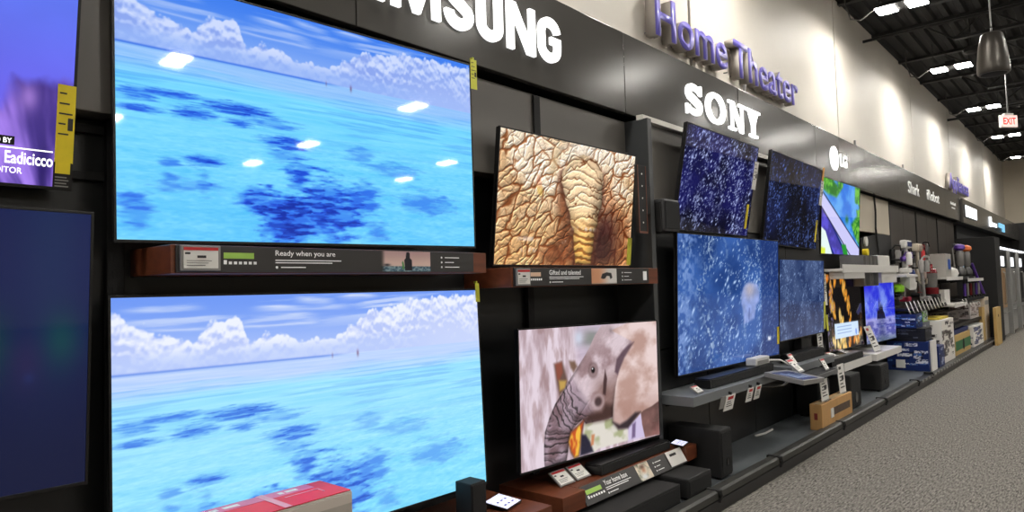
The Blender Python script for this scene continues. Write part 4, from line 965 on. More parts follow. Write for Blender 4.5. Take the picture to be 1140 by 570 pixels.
# small things on the lowest shelf
t = thing('speaker', 'small upright dark box speaker in front of the lower ocean screen corner', 'speaker', (2.455, 2.46, .37))
MB().box(2.40, 2.505, 2.41, 2.52, .374, .552, .006).build('cabinet', BLACKM, t); MB().box(2.405, 2.50, 2.404, 2.4095, .38, .545, .004).build('grille', FABRIC, t); MB().box(2.41, 2.495, 2.42, 2.51, .37, .3735).build('foot', BLACKP, t)
def lit_card(label, loc, rz, w, d):
    t = thing('demo_phone', label, 'phone', loc, None, local=True); t.rotation_euler = (math.radians(8), 0, rz)
    MB().box(-w / 2, w / 2, -d / 2, d / 2, 0, .009, .003).build('body', BLACKP, t); MB().box(-w * .46, w * .46, -d * .47, d * .47, .0092, .0100).build('screen', PHONE, t)
    a = MB()
    for i in range(3):
        for j in range(2): a.box(-w * .3 + i * w * .24, -w * .18 + i * w * .24, -d * .3 + j * d * .32, -d * .22 + j * d * .32, .0102, .0106)
    a.build('icon', mat('violet_icon', (120, 110, 180), .4), t)
    MB().box(-.02, .02, -.03, .03, -.014, -.0005).build('holder', BLACKM, t)
lit_card('bright white phone lying on the bottom shelf beside the small dark speaker', (2.68, 2.46, .386), .25, .17, .14)
lit_card('glowing lilac phone at the right end of the shelf below the elephant head', (4.42, 2.36, .377), .2, .14, .09)
# red carton in front of the ocean screen
c = thing('carton', 'red topped carton with grey beige sides in front of the lower ocean screen', 'carton', (1.3, 2.4, .37))
MB().box(.97, 1.635, 2.30, 2.525, .37, .725, .010).build('body', BEIGEB, c)
a = MB(); a.box(.975, 1.63, 2.305, 2.52, .7255, .7285, .001); a.build('lid_print', PINK, c)
MB().box(.98, 1.56, 2.45, 2.518, .7287, .7295).build('pale_print', MAUVE, c)
a = MB(); a.box(1.345, 1.375, 2.303, 2.522, .7297, .7305); a.box(1.41, 1.55, 2.415, 2.422, .7287, .7303); a.box(1.55, 1.556, 2.37, 2.422, .7287, .7303); a.build('tape', mat('clear_tape', (228, 150, 166), .35), c)
a = MB()
for k, (x, wd) in enumerate(((1.08, .05), (1.15, .03), (1.2, .06), (1.42, .02), (1.45, .05))): a.box(x, x + wd, 2.47, 2.495, .7297, .7303)
a.build('lid_lettering', PAPER, c)
MB().box(.975, 1.63, 2.2985, 2.2998, .68, .717).build('side_band', mat('pale_seam', (206, 196, 186), .5), c)

# ------------------------------------------------------------------ signs
FY = 2.5585                                            # face of the letters on the band (band face at 2.58)
def stroke_letter(parent, ribbons, y0, y1, material):
    a = MB()
    for i, (p, wd, cl) in enumerate(ribbons): a.ribbon(p, wd, y0 + .0004 * i, y1 - .0004 * i, cl)
    return a.build('letter', material, parent)
def arc(cx, cz, rx, rz, a0, a1, n=14): return [(cx + rx * math.cos(math.radians(a0 + (a1 - a0) * k / n)), cz + rz * math.sin(math.radians(a0 + (a1 - a0) * k / n))) for k in range(n + 1)]

t = thing('illuminated_sign', 'largest white illuminated block letters, seven of them, on the sign band over the ocean screens', 'sign', (2.5, FY, 2.89))
Z0, Z1 = 2.893, 3.178
def block(ch, x0, x1):
    w = x1 - x0; h = Z1 - Z0; s = .062; zc = (Z0 + Z1) / 2; xc = (x0 + x1) / 2
    if ch == 'A':
        a = MB(); m = s * .95
        a.prism([(x0, Z0), (x0 + m, Z0), (x0 + m + .012, Z0 + h * .19), (x1 - m - .012, Z0 + h * .19), (x1 - m, Z0), (x1, Z0), (xc + m * .72, Z1), (xc - m * .72, Z1)], 'y', FY, 2.579)
        o = a.build('letter', LIT, t)
        MB().prism([(xc - .022, Z0 + h * .36), (xc + .022, Z0 + h * .36), (xc, Z0 + h * .80)], 'y', FY - .001, FY - .0002).build('counter', FASCIA, o); return
    if ch == 'M':
        MB().prism([(x0, Z0), (x0 + s * .85, Z0), (x0 + s * .95, Z0 + h * .72), (xc - s * .32, Z0), (xc + s * .32, Z0), (x1 - s * .95, Z0 + h * .72), (x1 - s * .85, Z0), (x1, Z0), (x1 - .004, Z1), (x1 - s * 1.35, Z1), (xc, Z0 + h * .34), (x0 + s * 1.35, Z1), (x0 + .004, Z1)], 'y', FY, 2.579).build('letter', LIT, t); return
    if ch == 'N':
        MB().prism([(x0, Z0), (x0 + s * .85, Z0), (x0 + s * .85, Z0 + h * .72), (x1 - s * 1.15, Z0), (x1, Z0), (x1, Z1), (x1 - s * .85, Z1), (x1 - s * .85, Z0 + h * .30), (x0 + s * 1.15, Z1), (x0, Z1)], 'y', FY, 2.579).build('letter', LIT, t); return
    if ch == 'U':
        r = (w - s) / 2; p = [(x0 + s / 2, Z1)] + arc(xc, Z0 + s * .45 + r * .8, r, r * .8, 180, 360) + [(x1 - s / 2, Z1)]
        stroke_letter(t, [(p, s, False)], FY, 2.579, LIT); return
    if ch == 'S':
        r = (w - s) / 2; ru = h * .25 - s * .22
        top = zc + ru; bot = zc - ru
        p = arc(xc, top, r, ru, -5, 90, 8) + arc(xc, top, r, ru, 90, 200, 10)[1:] + [(xc - r * .35, zc + .012), (xc + r * .35, zc - .012)] + arc(xc, bot, r, ru, 20, -90, 10) + arc(xc, bot, r, ru, -90, -185, 8)[1:]
        stroke_letter(t, [(p, s, False)], FY, 2.579, LIT); return
    if ch == 'G':
        r = (w - s) / 2; rz = (h - s) / 2
        q = [(x1 - s / 2, Z1 - s * 1.45)] + arc(xc, Z1 - s / 2 - r * .85, r, r * .85, 15, 180, 12) + arc(xc, Z0 + s / 2 + r * .85, r, r * .85, 180, 360, 14) + [(x1 - s / 2, zc + s * .1)]
        stroke_letter(t, [(q, s * .95, False), ([(x1, zc), (xc + .008, zc)], s * .75, False)], FY, 2.579, LIT)
for ch, x0, x1 in (('S', 1.47, 1.69), ('A', 1.73, 2.055), ('M', 2.10, 2.42), ('S', 2.455, 2.665), ('U', 2.70, 2.905), ('N', 2.95, 3.20), ('G', 3.235, 3.455)): block(ch, x0, x1)

t = thing('illuminated_sign', 'white illuminated slab serif four letter sign on the sign band above the blue drop screens', 'sign', (5.9, FY, 2.89))
Z0, Z1 = 2.895, 3.165; h = Z1 - Z0; s = .085; e = .026
def slab(x0, x1, z0, z1): return ([(x0, (z0 + z1) / 2), (x1, (z0 + z1) / 2)], z1 - z0, False)
xc, w = 5.30, .30; r = (w - s) / 2; ru = h * .25 - s * .18; zc = (Z0 + Z1) / 2
p = arc(xc, zc + ru, r, ru, 10, 90, 8) + arc(xc, zc + ru, r, ru, 90, 205, 10)[1:] + arc(xc, zc - ru, r, ru, 25, -90, 10) + arc(xc, zc - ru, r, ru, -90, -170, 8)[1:]
nw = len(p); wd = [.036 + .034 * math.sin(PI * k / (nw - 1)) ** 1.5 for k in range(nw)]
stroke_letter(t, [(p, wd, False), slab(xc + w / 2 - .042, xc + w / 2 - .014, zc + .05, Z1), slab(xc - w / 2 + .004, xc - w / 2 + .032, Z0, zc - .05)], FY, 2.579, LIT)
xc, w = 5.715, .40
o_ = [(xc + (w / 2 - .045) * math.cos(2 * PI * k / 40), zc + (h / 2 - .018) * math.sin(2 * PI * k / 40)) for k in range(40)]
stroke_letter(t, [(o_, [.034 + .044 * abs(math.cos(2 * PI * k / 40)) for k in range(40)], True)], FY, 2.579, LIT)
x0, x1 = 5.98, 6.36
a = MB(); a.prism([(x0 + .05, Z1), (x0 + .125, Z1), (x1 - .06, Z0 + .01), (x1 - .06, Z0), (x1 - .13, Z0)], 'y', FY + .0006, 2.5784)
a.ribbon([(x0 + .08, Z0), (x0 + .08, Z1)], .034, FY, 2.579); a.ribbon([(x1 - .075, Z0), (x1 - .075, Z1)], .034, FY + .0002, 2.5788)
for q0, q1, zz in ((x0, x0 + .16, Z0), (x0, x0 + .12, Z1 - e), (x1 - .15, x1, Z1 - e)): a.ribbon([(q0, zz + e / 2), (q1, zz + e / 2)], e, FY + .0009, 2.578)
a.build('letter', LIT, t)
x0, x1 = 6.38, 6.72; xc = (x0 + x1) / 2
a = MB(); a.ribbon([(xc, Z0), (xc, zc)], .068, FY, 2.579); a.prism([(x0 + .04, Z1), (x0 + .13, Z1), (xc + .03, zc - .01), (xc + .03, zc - .05), (xc - .034, zc - .02)], 'y', FY + .0005, 2.5786); a.prism([(x1 - .04, Z1), (x1 - .10, Z1), (xc - .01, zc), (xc + .034, zc - .02)], 'y', FY + .0007, 2.5783)
for q0, q1, zz in ((xc - .1, xc + .1, Z0), (x0, x0 + .18, Z1 - e), (x1 - .15, x1, Z1 - e)): a.ribbon([(q0, zz + e / 2), (q1, zz + e / 2)], e, FY + .0009, 2.578)
a.build('letter', LIT, t)

t = thing('illuminated_sign', 'white illuminated round emblem with two small block letters on the sign band', 'sign', (9.3, FY, 2.88))
MB().lathe([(.152, FY), (.152, 2.579)], (9.12, 0, 3.012), 32, 'y').build('emblem_disc', LIT, t)
a = MB(); a.ribbon([(9.135, 3.085), (9.135, 2.955), (9.165, 2.955)], .014, FY - .002, FY - .0005); a.lathe([(.014, FY - .002), (.014, FY - .0005)], (9.075, 0, 3.06), 10, 'y')
a.build('emblem_lines', mat('pale_grey_line', (206, 206, 210), .5), t)
sign_letters(t, 'LG', 9.375, 9.70, 2.95, .15, 2.57, LIT, .012, .0102)
t = thing('store_lettering', 'pale grey five letter sign on the sign band beyond the round emblem', 'sign', (13.7, FY, 2.9)); sign_letters(t, 'Shark', 13.25, 14.12, 2.94, .20, 2.57, DIMLET, .004, .0102)
t = thing('store_lettering', 'pale grey six letter sign with a dotted first letter on the sign band', 'sign', (15.4, FY, 2.9)); sign_letters(t, 'iRobot', 14.80, 16.0, 2.95, .19, 2.57, DIMLET, .004, .0102)
t = thing('store_lettering', 'tiny faint two line lettering on the band left of the lit rectangle', 'sign', (17.6, FY, 2.95))
for k in range(5): MB().box(17.3 + .13 * k, 17.38 + .13 * k, 2.572, 2.5798, 3.04, 3.10 - .02 * (k % 2)).build('letter', DIMLET, t)
for k in range(3): MB().box(17.42 + .15 * k, 17.50 + .15 * k, 2.572, 2.5798, 2.96, 2.985).build('mark', DIMLET, t)
t = thing('lightbox_sign', 'glowing white rectangle sign on the far sign band', 'sign', (19.5, 2.5, 2.8)); MB().box(18.7, 20.45, 2.505, 2.529, 2.84, 3.13, .004).build('case', DMETAL, t); MB().box(18.72, 20.43, 2.500, 2.5045, 2.855, 3.115).build('lit_face', LITB, t)
t = thing('lightbox_sign', 'white lit mark with a flag shape, near the far end of the sign band', 'sign', (23.2, 2.5, 2.8)); a = MB(); a.box(22.9, 23.2, 2.505, 2.529, 2.83, 3.1); a.box(23.2, 24.3, 2.505, 2.529, 2.86, 2.96); a.build('lit_face', LITB, t)
t = thing('lightbox_sign', 'pale blue lit mark at the far end of the sign band', 'sign', (25.6, 2.5, 2.8)); a = MB(); a.box(24.9, 25.7, 2.505, 2.529, 2.9, 3.03); a.box(25.7, 26.2, 2.505, 2.529, 2.80, 3.03); a.build('lit_face', LITC, t)

# raised violet lettering on the cream wall
def wall_letters(label, s, x0, x1, z0, cap, y0, y1):
    t = thing('raised_lettering', label, 'sign', ((x0 + x1) / 2, y1, z0))
    fr = sign_letters(t, s, x0, x1, z0, cap, y0, PURPLE, .012, .012)
    bk = sign_letters(t, s, x0, x1, z0, cap, y0 + .0122, LETBACK, .012, y1 - y0 - .0122)
    for a, b in zip(fr, bk): b.name = 'letter_return'; b.parent = a
    a = MB()
    for k in range(int((x1 - x0) / .16)): a.tube([(x0 + .05 + k * .16, y1 - .02, z0 + .035), (x0 + .05 + k * .16, YW - .0005, z0 + .035)], .007, 6)
    a.build('standoff', GREYP, t)
wall_letters('large raised violet lettering reading Home Theater on the cream wall', 'Home Theater', 5.14, 8.66, 3.635, .36, 2.82, 2.925)
wall_letters('small far violet lettering reading Appliances on the cream wall', 'Appliances', 19.1, 21.9, 3.60, .36, 2.83, 2.925)
for x, l in ((6.45, 'small pale clip on the top edge of the sign band below the violet lettering'), (10.2, 'small pale clip on the sign band edge beyond the round emblem'), (13.05, 'small clip on the sign band edge above the five letter sign')):
    a = MB(); a.box(x - .012, x + .012, 2.585, 2.61, 3.325, 3.40, .003); a.box(x - .03, x + .03, 2.582, 2.612, 3.325, 3.338, .002); solo('band_clip', l, 'clip', a, GREYP)

# ------------------------------------------------------------------ hanging things
t = thing('exit_sign', 'red and white exit sign hanging on a rod from the dark roof', 'exit sign', (14.9, 1.28, 4.1))
th = math.radians(-41); R_ = Matrix.Translation((14.9, 1.28, 4.20)) @ Matrix.Rotation(th, 4, 'Z')
MB().box(-.165, .165, -.025, .025, -.11, .11, .006, R_).build('housing', WHITEP, t); MB().box(-.155, .155, -.029, -.0255, -.10, .10, 0, R_).build('lit_face', EXITM, t)
text(t, 'lettering', 'EXIT', -.125, .125, -.062, .062, -.031, EXITR, .03, 0, True, R_)
MB().box(-.09, .09, -.03, .03, .112, .14, .004, R_).build('canopy', WHITEP, t)
MB().tube([(14.9, 1.28, 4.33), (14.9, 1.28  , 5.70)], .013, 8).build('rod', DMETAL, t)
t = thing('pendant_speaker', 'tapered dark hanging loudspeaker on a cord below the roof', 'pendant speaker', (8.6, .84, 3.6))
px, py = 8.66, .84
MB().lathe([(.03, 4.02), (.085, 4.015), (.10, 4.0), (.125, 3.88), (.140, 3.75), (.147, 3.64), (.145, 3.60), (.135, 3.585)], (px, py, 0), 28).build('shell', mat('pendant_shell', (72, 68, 63), .36, metal=.5, var=.05), t, True)
MB().lathe([(.13, 3.590), (.10, 3.578), (.02, 3.574)], (px, py, 0), 24).build('grille', BLACKM, t, True)
a = MB(); a.tube([(px, py, 4.021), (px, py, 4.05), (px + .012, py, 4.075), (px, py, 4.1)], .01, 6); a.build('hook', DMETAL, t)
MB().tube([(px, py, 4.09), (px, py  , 5.70)], .008, 6).build('cord', GREYP, t)
t = thing('smoke_detector', 'small dark round sensor hanging under the roof left of the pendant speaker', 'sensor', (13.1, 1.55, 5.05)); MB().lathe([(.03, 5.16), (.10, 5.14), (.11, 5.08), (.06, 5.05)], (13.1, 1.55, 0), 16).build('head', JOIST, t); MB().tube([(13.1, 1.55, 5.16), (13.1, 1.55, 5.70)], .012, 6).build('stem', JOIST, t)

# ------------------------------------------------------------------ wall bay with the blue screens: speaker, strips, shelves
t = thing('strip_speaker', 'upright dark slim bar with a row of small dots right of the elephant hide screen', 'speaker bar', (4.18, 2.45, 1.85))
MB().box(4.125, 4.235, 2.44, 2.465, 1.86, 2.33, .004).build('body', BLACKM, t)
MB().box(4.20, 4.339, 2.4655, 2.49, 2.0, 2.2, .003).build('bracket', BLACKM, t)
a = MB(); a.box(4.1245, 4.2355, 2.437, 2.4395, 1.855, 1.87); a.box(4.1245, 4.13, 2.437, 2.4395, 1.87, 2.33); a.box(4.23, 4.2355, 2.437, 2.4395, 1.87, 2.33); a.build('trim', WOOD, t)
for k in range(5): MB().lathe([(.006, 2.437), (.006, 2.4398)], (4.18, 0, 1.93 + k * .085), 8, 'y').build('dot', WHITEP, t)
t = thing('mounted_speaker', 'dark grey box speaker on the wall bay left of the sparkling drop screen', 'speaker', (4.5, 2.45, 1.87)); MB().box(4.43, 4.66, 2.41, 2.52, 1.88, 2.12, .02).build('cabinet', mat('dark_grey_shell', (58, 58, 60), .45, var=.04), t); MB().box(4.44, 4.65, 2.404, 2.4095, 1.90, 2.10, .004).build('grille', FABRIC, t); MB().box(4.5, 4.6, 2.5205, SY, 1.95, 2.05).build('bracket', BLACKM, t)
MB().box(4.413, 4.4295, 2.43, 2.50, 1.875, 2.09, .004).build('side_rail', BLACKM, t)

def grey_shelf(label, x0, x1, yf, yb, z0, z1, m=GREYSH, name='display_shelf'):
    t = thing(name, label, 'shelf', ((x0 + x1) / 2, (yf + yb) / 2, z0)); MB().box(x0, x1, yf, yb, z0, z1, .004).build('board', m, t)
    a = MB()
    for x in (x0 + .2, x1 - .2): a.prism([(yb - .0, z0 - .05), (yb - .0, z0 - .001), (yf + .12, z0 - .001)], 'x', x - .012, x + .012)
    a.build('bracket', BLACKM, t); return t
grey_shelf('slate grey shelf under the pale figure screen', 4.40, 6.10, 2.23, SY, .645, .712)
soundbar('long dark soundbar on the slate shelf under the pale figure screen', 4.80, 6.06, 2.29, 2.42, .712, .785)
grey_shelf('slate grey shelf under the dull blue splash screen', 6.36, 7.60, 2.24, SY, .645, .712)
soundbar('dark soundbar on the slate shelf under the dull blue splash screen', 6.62, 7.56, 2.32, 2.44, .712, .80)
solo('woofer_box', 'small black box behind the soundbar under the dull blue splash screen', 'speaker', MB().box(7.28, 7.58, 2.455, 2.535, .713, .93, .008), BLACKM)
strip_tag(4.60, .716, 2.27, .10, .075, 'price tag leaning at the left end of the slate shelf under the pale figure', 1.0)
strip_tag(6.55, .716, 2.27, .10, .12, 'white tag leaning at the left end of the second slate shelf', .6)
c = thing('router_box', 'small white box at the right end of the soundbar under the pale figure', 'box', (5.9, 2.36, .785)); MB().box(5.72, 6.02, 2.31, 2.40, .786, .85, .008).build('body', WHITEP, c); MB().box(5.75, 5.99, 2.3075, 2.3095, .795, .825).build('slot', GREYP, c); MB().tube([(6.02, 2.36, .80), (6.12, 2.34, .80), (6.24, 2.30, .79), (6.34, 2.26, .74)], .008, 6).build('cable', WHITEP, c)
def hang_price(x, y, z, w, h, label, back=True, tl=.25):
    t = thing('price_card', label, 'price card', (x, y, z), None, local=True); t.rotation_euler = (tl, 0, 0)
    MB().box(-w / 2, w / 2, -.003, .003, -h, 0, .001).build('card', PAPER, t)
    MB().box(-w * .3, w * .3, -.0042, -.0033, -h * .28, -h * .08).build('band', REDP, t)
    a = MB()
    for k in range(3): a.box(-w * .34, w * (.1 + .1 * k), -.0042, -.0033, -h * (.45 + .14 * k), -h * (.40 + .14 * k))
    a.build('print', INK, t)
    if back: MB().box(-w * .95, w * .55, .0045, .009, -h * .8, h * .02, .001).build('backing_card', GREYP, t)
    MB().box(-.01, .01, -.001, .02, .0, .02).build('clip', BLACKM, t)
hang_price(4.98, 2.215, .655, .16, .12, 'leftmost white price card hanging from the slate shelf under the pale figure')
hang_price(5.36, 2.215, .66, .11, .115, 'middle white price card hanging from the slate shelf under the pale figure', False)
hang_price(5.52, 2.215, .66, .11, .115, 'right of the three white price cards under the pale figure screen', False)
solo('cable', 'black cable drooping under the slate shelf below the pale figure', 'cable', MB().tube([(5.62, 2.24, .640), (5.8, 2.22, .62), (6.0, 2.2, .60), (6.2, 2.2, .63), (6.32, 2.22, .665)], .011, 6), BLACKP)
# demo tray between the two slate shelves
t = thing('demo_tray', 'pale grey tray with a blue printed top jutting out between the slate shelves', 'demo tray', (5.95, 2.1, .62))
rt = Matrix.Translation((5.86, 2.05, .697)) @ Matrix.Rotation(math.radians(9), 4, 'X') @ Matrix.Rotation(math.radians(4), 4, 'Y')
MB().box(-.25, .27, -.16, .16, -.022, .018, .006, rt).build('tray', GREYP, t); MB().box(-.22, .16, -.14, .11, .0183, .0205, 0, rt).build('printed_top', NAVY, t)
a = MB()
for k in range(4): a.box(-.19 + .085 * k, -.14 + .085 * k, -.10, .06 - .03 * (k % 2), .0207, .0215, 0, rt)
a.build('print', mat('pale_blue_print', (150, 170, 206), .5), t); MB().box(-.05, .05,   .171, .22, -.03, -.005, .003, rt).build('arm', BLACKM, t)
strip_tag(5.90, .735, 2.0, .13, .15, 'white tag leaning on the pale grey demo tray', .85)
t = thing('demo_tray', 'dark slate tray with a card, right of the pale grey demo tray', 'demo tray', (6.7, 2.15, .58)); MB().box(6.40, 7.05, 2.05, 2.2395, .60, .64, .006).build('tray', mat('slate_tray', (92, 94, 96), .4, var=.05), t); MB().box(6.42, 7.03, 2.06, 2.23, .6405, .643).build('top_mat', BLACKM, t); MB().box(6.5, 6.9, 2.10, 2.24, .57, .5995).build('bracket', BLACKM, t)
strip_tag(6.86, .645, 2.09, .11, .12, 'white tag standing on the dark slate tray', .5)

# third bay: white shelves, soundbar
t = grey_shelf('white faced shelf under the gold blossom screen', 7.62, 9.08, 2.26, 2.545, .50, .575, GREYSH)
MB().box(7.98, 9.08, 2.25, 2.2595, .495, .58, .002).build('white_lip', WHITEP, t)
soundbar('black soundbar on the white shelf under the gold blossom screen', 7.62, 8.80, 2.27, 2.40, .575, .655)
strip_tag(7.98, .657, 2.33, .14, .11, 'price tag lying on the soundbar below the gold blossoms, left one', 1.25); strip_tag(8.40, .657, 2.33, .14, .11, 'price tag lying on the soundbar below the gold blossoms, right one', 1.25)
t = grey_shelf('white faced shelf under the rock spire screen', 9.35, 10.66, 2.26, 2.735, .475, .56, WHITEP)
def stand_card(x, y, z, w, h, label, lean=.2, band=REDP, foot=True, rz=0.):
    t = thing('sign_card', label, 'sign card', (x, y, z), None, local=True); t.rotation_euler = (-lean, 0, rz)
    MB().box(-w / 2, w / 2, -.003, .003, .004, h, .001).build('card', PAPER, t)
    MB().box(-w * .36, w * .0, -.0042, -.0033, h * .82, h * .92).build('band', band, t)
    a = MB()
    for k in range(5): a.box(-w * .34, w * (.12 + .2 * ((k * 5) % 3) / 2), -.0042, -.0033, h * (.66 - .12 * k), h * (.70 - .12 * k))
    a.box(-w * .05, w * .3, -.0042, -.0033, h * .45, h * .60); a.build('print', INK, t)
    if foot: MB().box(-w * .4, w * .4, -.03, .04, 0, .0038, .001).build('foot', CLEAR, t)
    return t
stand_card(9.75, 2.34, .56, .30, .34, 'tall leaning white card with a small picture on the shelf under the rock spire', .35)
stand_card(8.34, 2.47, .575, .22, .26, 'white card with a grey picture left of the gold blossom screen', .1) if False else stand_card(8.02, 2.50, .716, .17, .25, 'white card with a grey picture at the right end of the second slate shelf', .05)
# upper white shelf with acrylic boxes
t = thing('display_shelf', 'white edged upper shelf under the road picture screen', 'shelf', (9.4, 2.45, 1.55)); MB().box(8.32, 10.95, 2.32, 2.69, 1.585, 1.62, .003).build('board', WHITEP, t); MB().box(8.32, 10.95, 2.305, 2.319, 1.57, 1.665, .002).build('front_lip', WHITEP, t)
a = MB(); a.box(8.35, 9.2, 2.31, 2.47, 1.50, 1.584, .003); a.build('light_box', mat('pale_grey_shell', (206, 204, 200), .4), t)
def carton(label, x0, x1, y0, y1, z0, z1, m, seed=None, base=(240, 240, 240), inks=((40, 40, 44),), face=True, side=True, name='carton', fill=.4, top=None):
    """A shut carton: board body, printed front and end, tape seam on the lid."""
    t = thing(name, label, 'box', ((x0 + x1) / 2, (y0 + y1) / 2, z0))
    MB().box(x0, x1, y0, y1, z0, z1, .006).build('body', m, t)
    MB().box(x0 + .01, x1 - .01, (y0 + y1) / 2 - .03, (y0 + y1) / 2 + .03, z1 + .0004, z1 + .0016).build('tape', top or m, t)
    if seed is not None and face:
        o = picture(t, 'front_print', picture_mesh('front_print', pic_print(seed, base, inks, fill=fill)), PRINT, x0 + .01, x1 - .01, z0 + .012, z1 - .012, y0 - .0015)
    if seed is not None and side:
        o = picture(t, 'end_print', picture_mesh('end_print', pic_print(seed + 50, base, inks, fill=fill)), PRINT, 0, y1 - y0 - .02, z0 + .012, z1 - .012, 0)
        o.rotation_euler = (0, 0, -PI / 2); o.location = Vector((x0 - .0015, y1 - .01, z0 + .012)) - ORG[t.name]
    return t
DG = mat('dark_grey_board', (74, 72, 70), .5, var=.06)
for x0, x1, lb in ((9.30, 9.62, 'left'), (9.66, 9.98, 'right')):
    t = thing('display_case', 'smoky clear display case on the upper white shelf, %s of two' % lb, 'display case', ((x0 + x1) / 2, 2.48, 1.62)); MB().box(x0, x1, 2.34, 2.62, 1.621, 1.79, .006).build('case', SMOKE, t); MB().box(x0 + .09, x1 - .09, 2.337, 2.3395, 1.63, 1.78).build('label_face', DG, t)
    t = thing('display_case', 'smoky clear display case under the upper white shelf, %s of two' % lb, 'display case', ((x0 + x1) / 2, 2.48, 1.4)); MB().box(x0, x1, 2.34, 2.47, 1.40, 1.5845, .006).build('case', SMOKE, t); MB().box(x0 + .08, x1 - .08, 2.337, 2.3395, 1.41, 1.56).build('label_face', BLACKM, t)
carton('white box standing on the right end of the upper white shelf', 10.02, 10.62, 2.34, 2.62, 1.62, 1.80, WHITEP, None)
carton('white box hanging below the right end of the upper white shelf', 10.10, 10.94, 2.33, 2.465, 1.43, 1.583, WHITEP, None)
solo('sticker_disc', 'small yellow disc right of the road picture screen', 'sticker', MB().lathe([(.05, 2.62), (.05, 2.688)], (10.68, 0, 1.87), 16, 'y'), YELLOW)
solo('sticker_disc', 'small pale disc on the black skirt right of the road picture', 'sticker', MB().lathe([(.07, 2.66), (.07, 2.6885)], (10.8, 0, 2.03), 16, 'y'), WHITEP)

# ------------------------------------------------------------------ things on the platform
def sub(label, x0, x1, y0, y1, z0, z1, port='front', name='subwoofer'):
    t = thing(name, label, 'speaker', ((x0 + x1) / 2, (y0 + y1) / 2, z0))
    MB().box(x0, x1, y0, y1, z0 + .012, z1, .014).build('cabinet', BLACKM, t)
    MB().box(x0 + .012, x1 - .012, y0 - .005, y0 - .0005, z0 + .03, z1 - .02, .003).build('grille', FABRIC, t)
    if port:
        q = .45 if port == 'front' else 1.
        MB().lathe([(.045 * q, -.008), (.055 * q, -.012), (.055 * q, -.0055)], ((x0 + x1) / 2, y0, z0 + .12), 16, 'y').build('port', DMETAL if port == 'metal' else BLACKP, t)
    a = MB()
    for x in (x0 + .04, x1 - .04):
        for y in (y0 + .04, y1 - .04): a.lathe([(.018, z0), (.018, z0 + .0118)], (x, y, 0), 8)
    a.build('foot', BLACKM, t)
sub('tall black subwoofer at the right end of the shelf below the elephant head', 4.585, 4.77, 2.13, 2.54, .12, .465, 'front')
sub('low black subwoofer under the shelf below the elephant head', 4.03, 4.36, 2.10, 2.52, .12, .258, None)
t = thing('shade_box', 'low black box added as plinth under the left part of the shelf below the elephant head', 'shade', (3.5, 2.36, .12)); MB().box(3.02, 3.98, 2.13, 2.60, .12, .24, .006).build('body', BLACKM, t); MB().box(3.04, 3.96, 2.125, 2.1295, .135, .225, .002).build('front_panel', FABRIC, t)  # black box added to darken the deck under the shelf
sub('black speaker with a round port behind the kraft carton', 7.74, 8.12, 2.14, 2.50, .12, .49, 'metal')
sub('black speaker in shadow left of the one with the round port', 7.22, 7.60, 2.30, 2.52, .12, .47, None)
sub('black speaker on the platform under the white shelves, farthest of the row', 9.22, 9.62, 2.20, 2.58, .12, .44)
c = carton('kraft brown carton with a dark printed soundbar on the platform edge', 6.60, 7.55, 2.075, 2.185, .12, .355, KRAFT, None, top=mat('kraft_tape', (206, 176, 130), .3))
MB().box(6.92, 7.46, 2.071, 2.0745, .215, .285).build('printed_picture', mat('umber_print', (84, 66, 52), .5, var=.3, scale=30), c); MB().box(6.85, 6.93, 2.0695, 2.0742, .20, .285).build('ticket', PAPER, c)
MB().box(6.5955, 6.5992, 2.115, 2.145, .215, .275).build('emblem_patch', mat('maroon_print', (128, 44, 40), .5), c)
stand_card(6.86, 2.12, .357, .21, .235, 'left white sign card standing on the kraft carton', .06, foot=True); stand_card(7.42, 2.12, .357, .20, .285, 'right white sign card standing on the kraft carton', .06, band=INK, foot=True)
solo('cable', 'white scrap of cable lying on the platform below the slate shelf', 'cable', MB().tube([(6.05, 2.48, .128), (6.2, 2.45, .128), (6.4, 2.46, .128)], .009, 6), WHITEP)
solo('cable_plug', 'tiny tan plug on the platform floor by the wall bay', 'plug', MB().box(5.32, 5.37, 2.46, 2.49, .121, .145, .006), KRAFT)
solo('cable', 'thin dark cable rising right of the elephant head screen', 'cable', MB().tube([(4.47, 2.62, .365), (4.58, 2.62, .40), (4.66, 2.64, .5), (4.62, 2.7, .62), (4.52, 2.8, .7)] if False else [(4.30, 2.60, .368), (4.31, 2.52, .40), (4.315, 2.50, .5), (4.31, 2.52, .62), (4.28, 2.62, .70)], .007, 6), DMETAL)

# ------------------------------------------------------------------ vacuum cleaner bay
def mshelf(label, x0, x1, yf, yb, z0, z1, m, lip=None):
    t = thing('product_shelf', label, 'shelf', ((x0 + x1) / 2, (yf + yb) / 2, z0)); MB().box(x0, x1, yf, yb, z0, z1, .003).build('board', m, t)
    MB().box(x0, x1, yf - .012, yf - .0005, z0 - .02, z1 + .01, .002).build('front_lip', lip or m, t)
    a = MB()
    for x in (x0 + .1, x1 - .1): a.prism([(yb, z0 - .06), (yb, z0 - .001), (yf + .1, z0 - .001)], 'x', x - .01, x + .01)
    a.build('bracket', BLACKM, t)
mshelf('black lower product shelf holding the row of white tickets', 11.48, 14.0, 2.24, 2.70, 1.00, 1.035, BLACK)
mshelf('white edged shelf right of the row of white tickets', 12.85, 14.85, 2.16, 2.70, .955, .99, WHITEP) if False else mshelf('white edged shelf right of the row of white tickets', 14.05, 15.3, 2.13, 2.70, .96, 1.0, WHITEP)
mshelf('white edged upper shelf right of the hanging vacuums', 13.9, 15.55, 2.2, 2.70, 1.44, 1.475, WHITEP)
mshelf('black shelf carrying the violet and orange vacuums', 15.6, 17.6, 2.12, 2.70, 1.40, 1.43, BLACK, WHITEP)
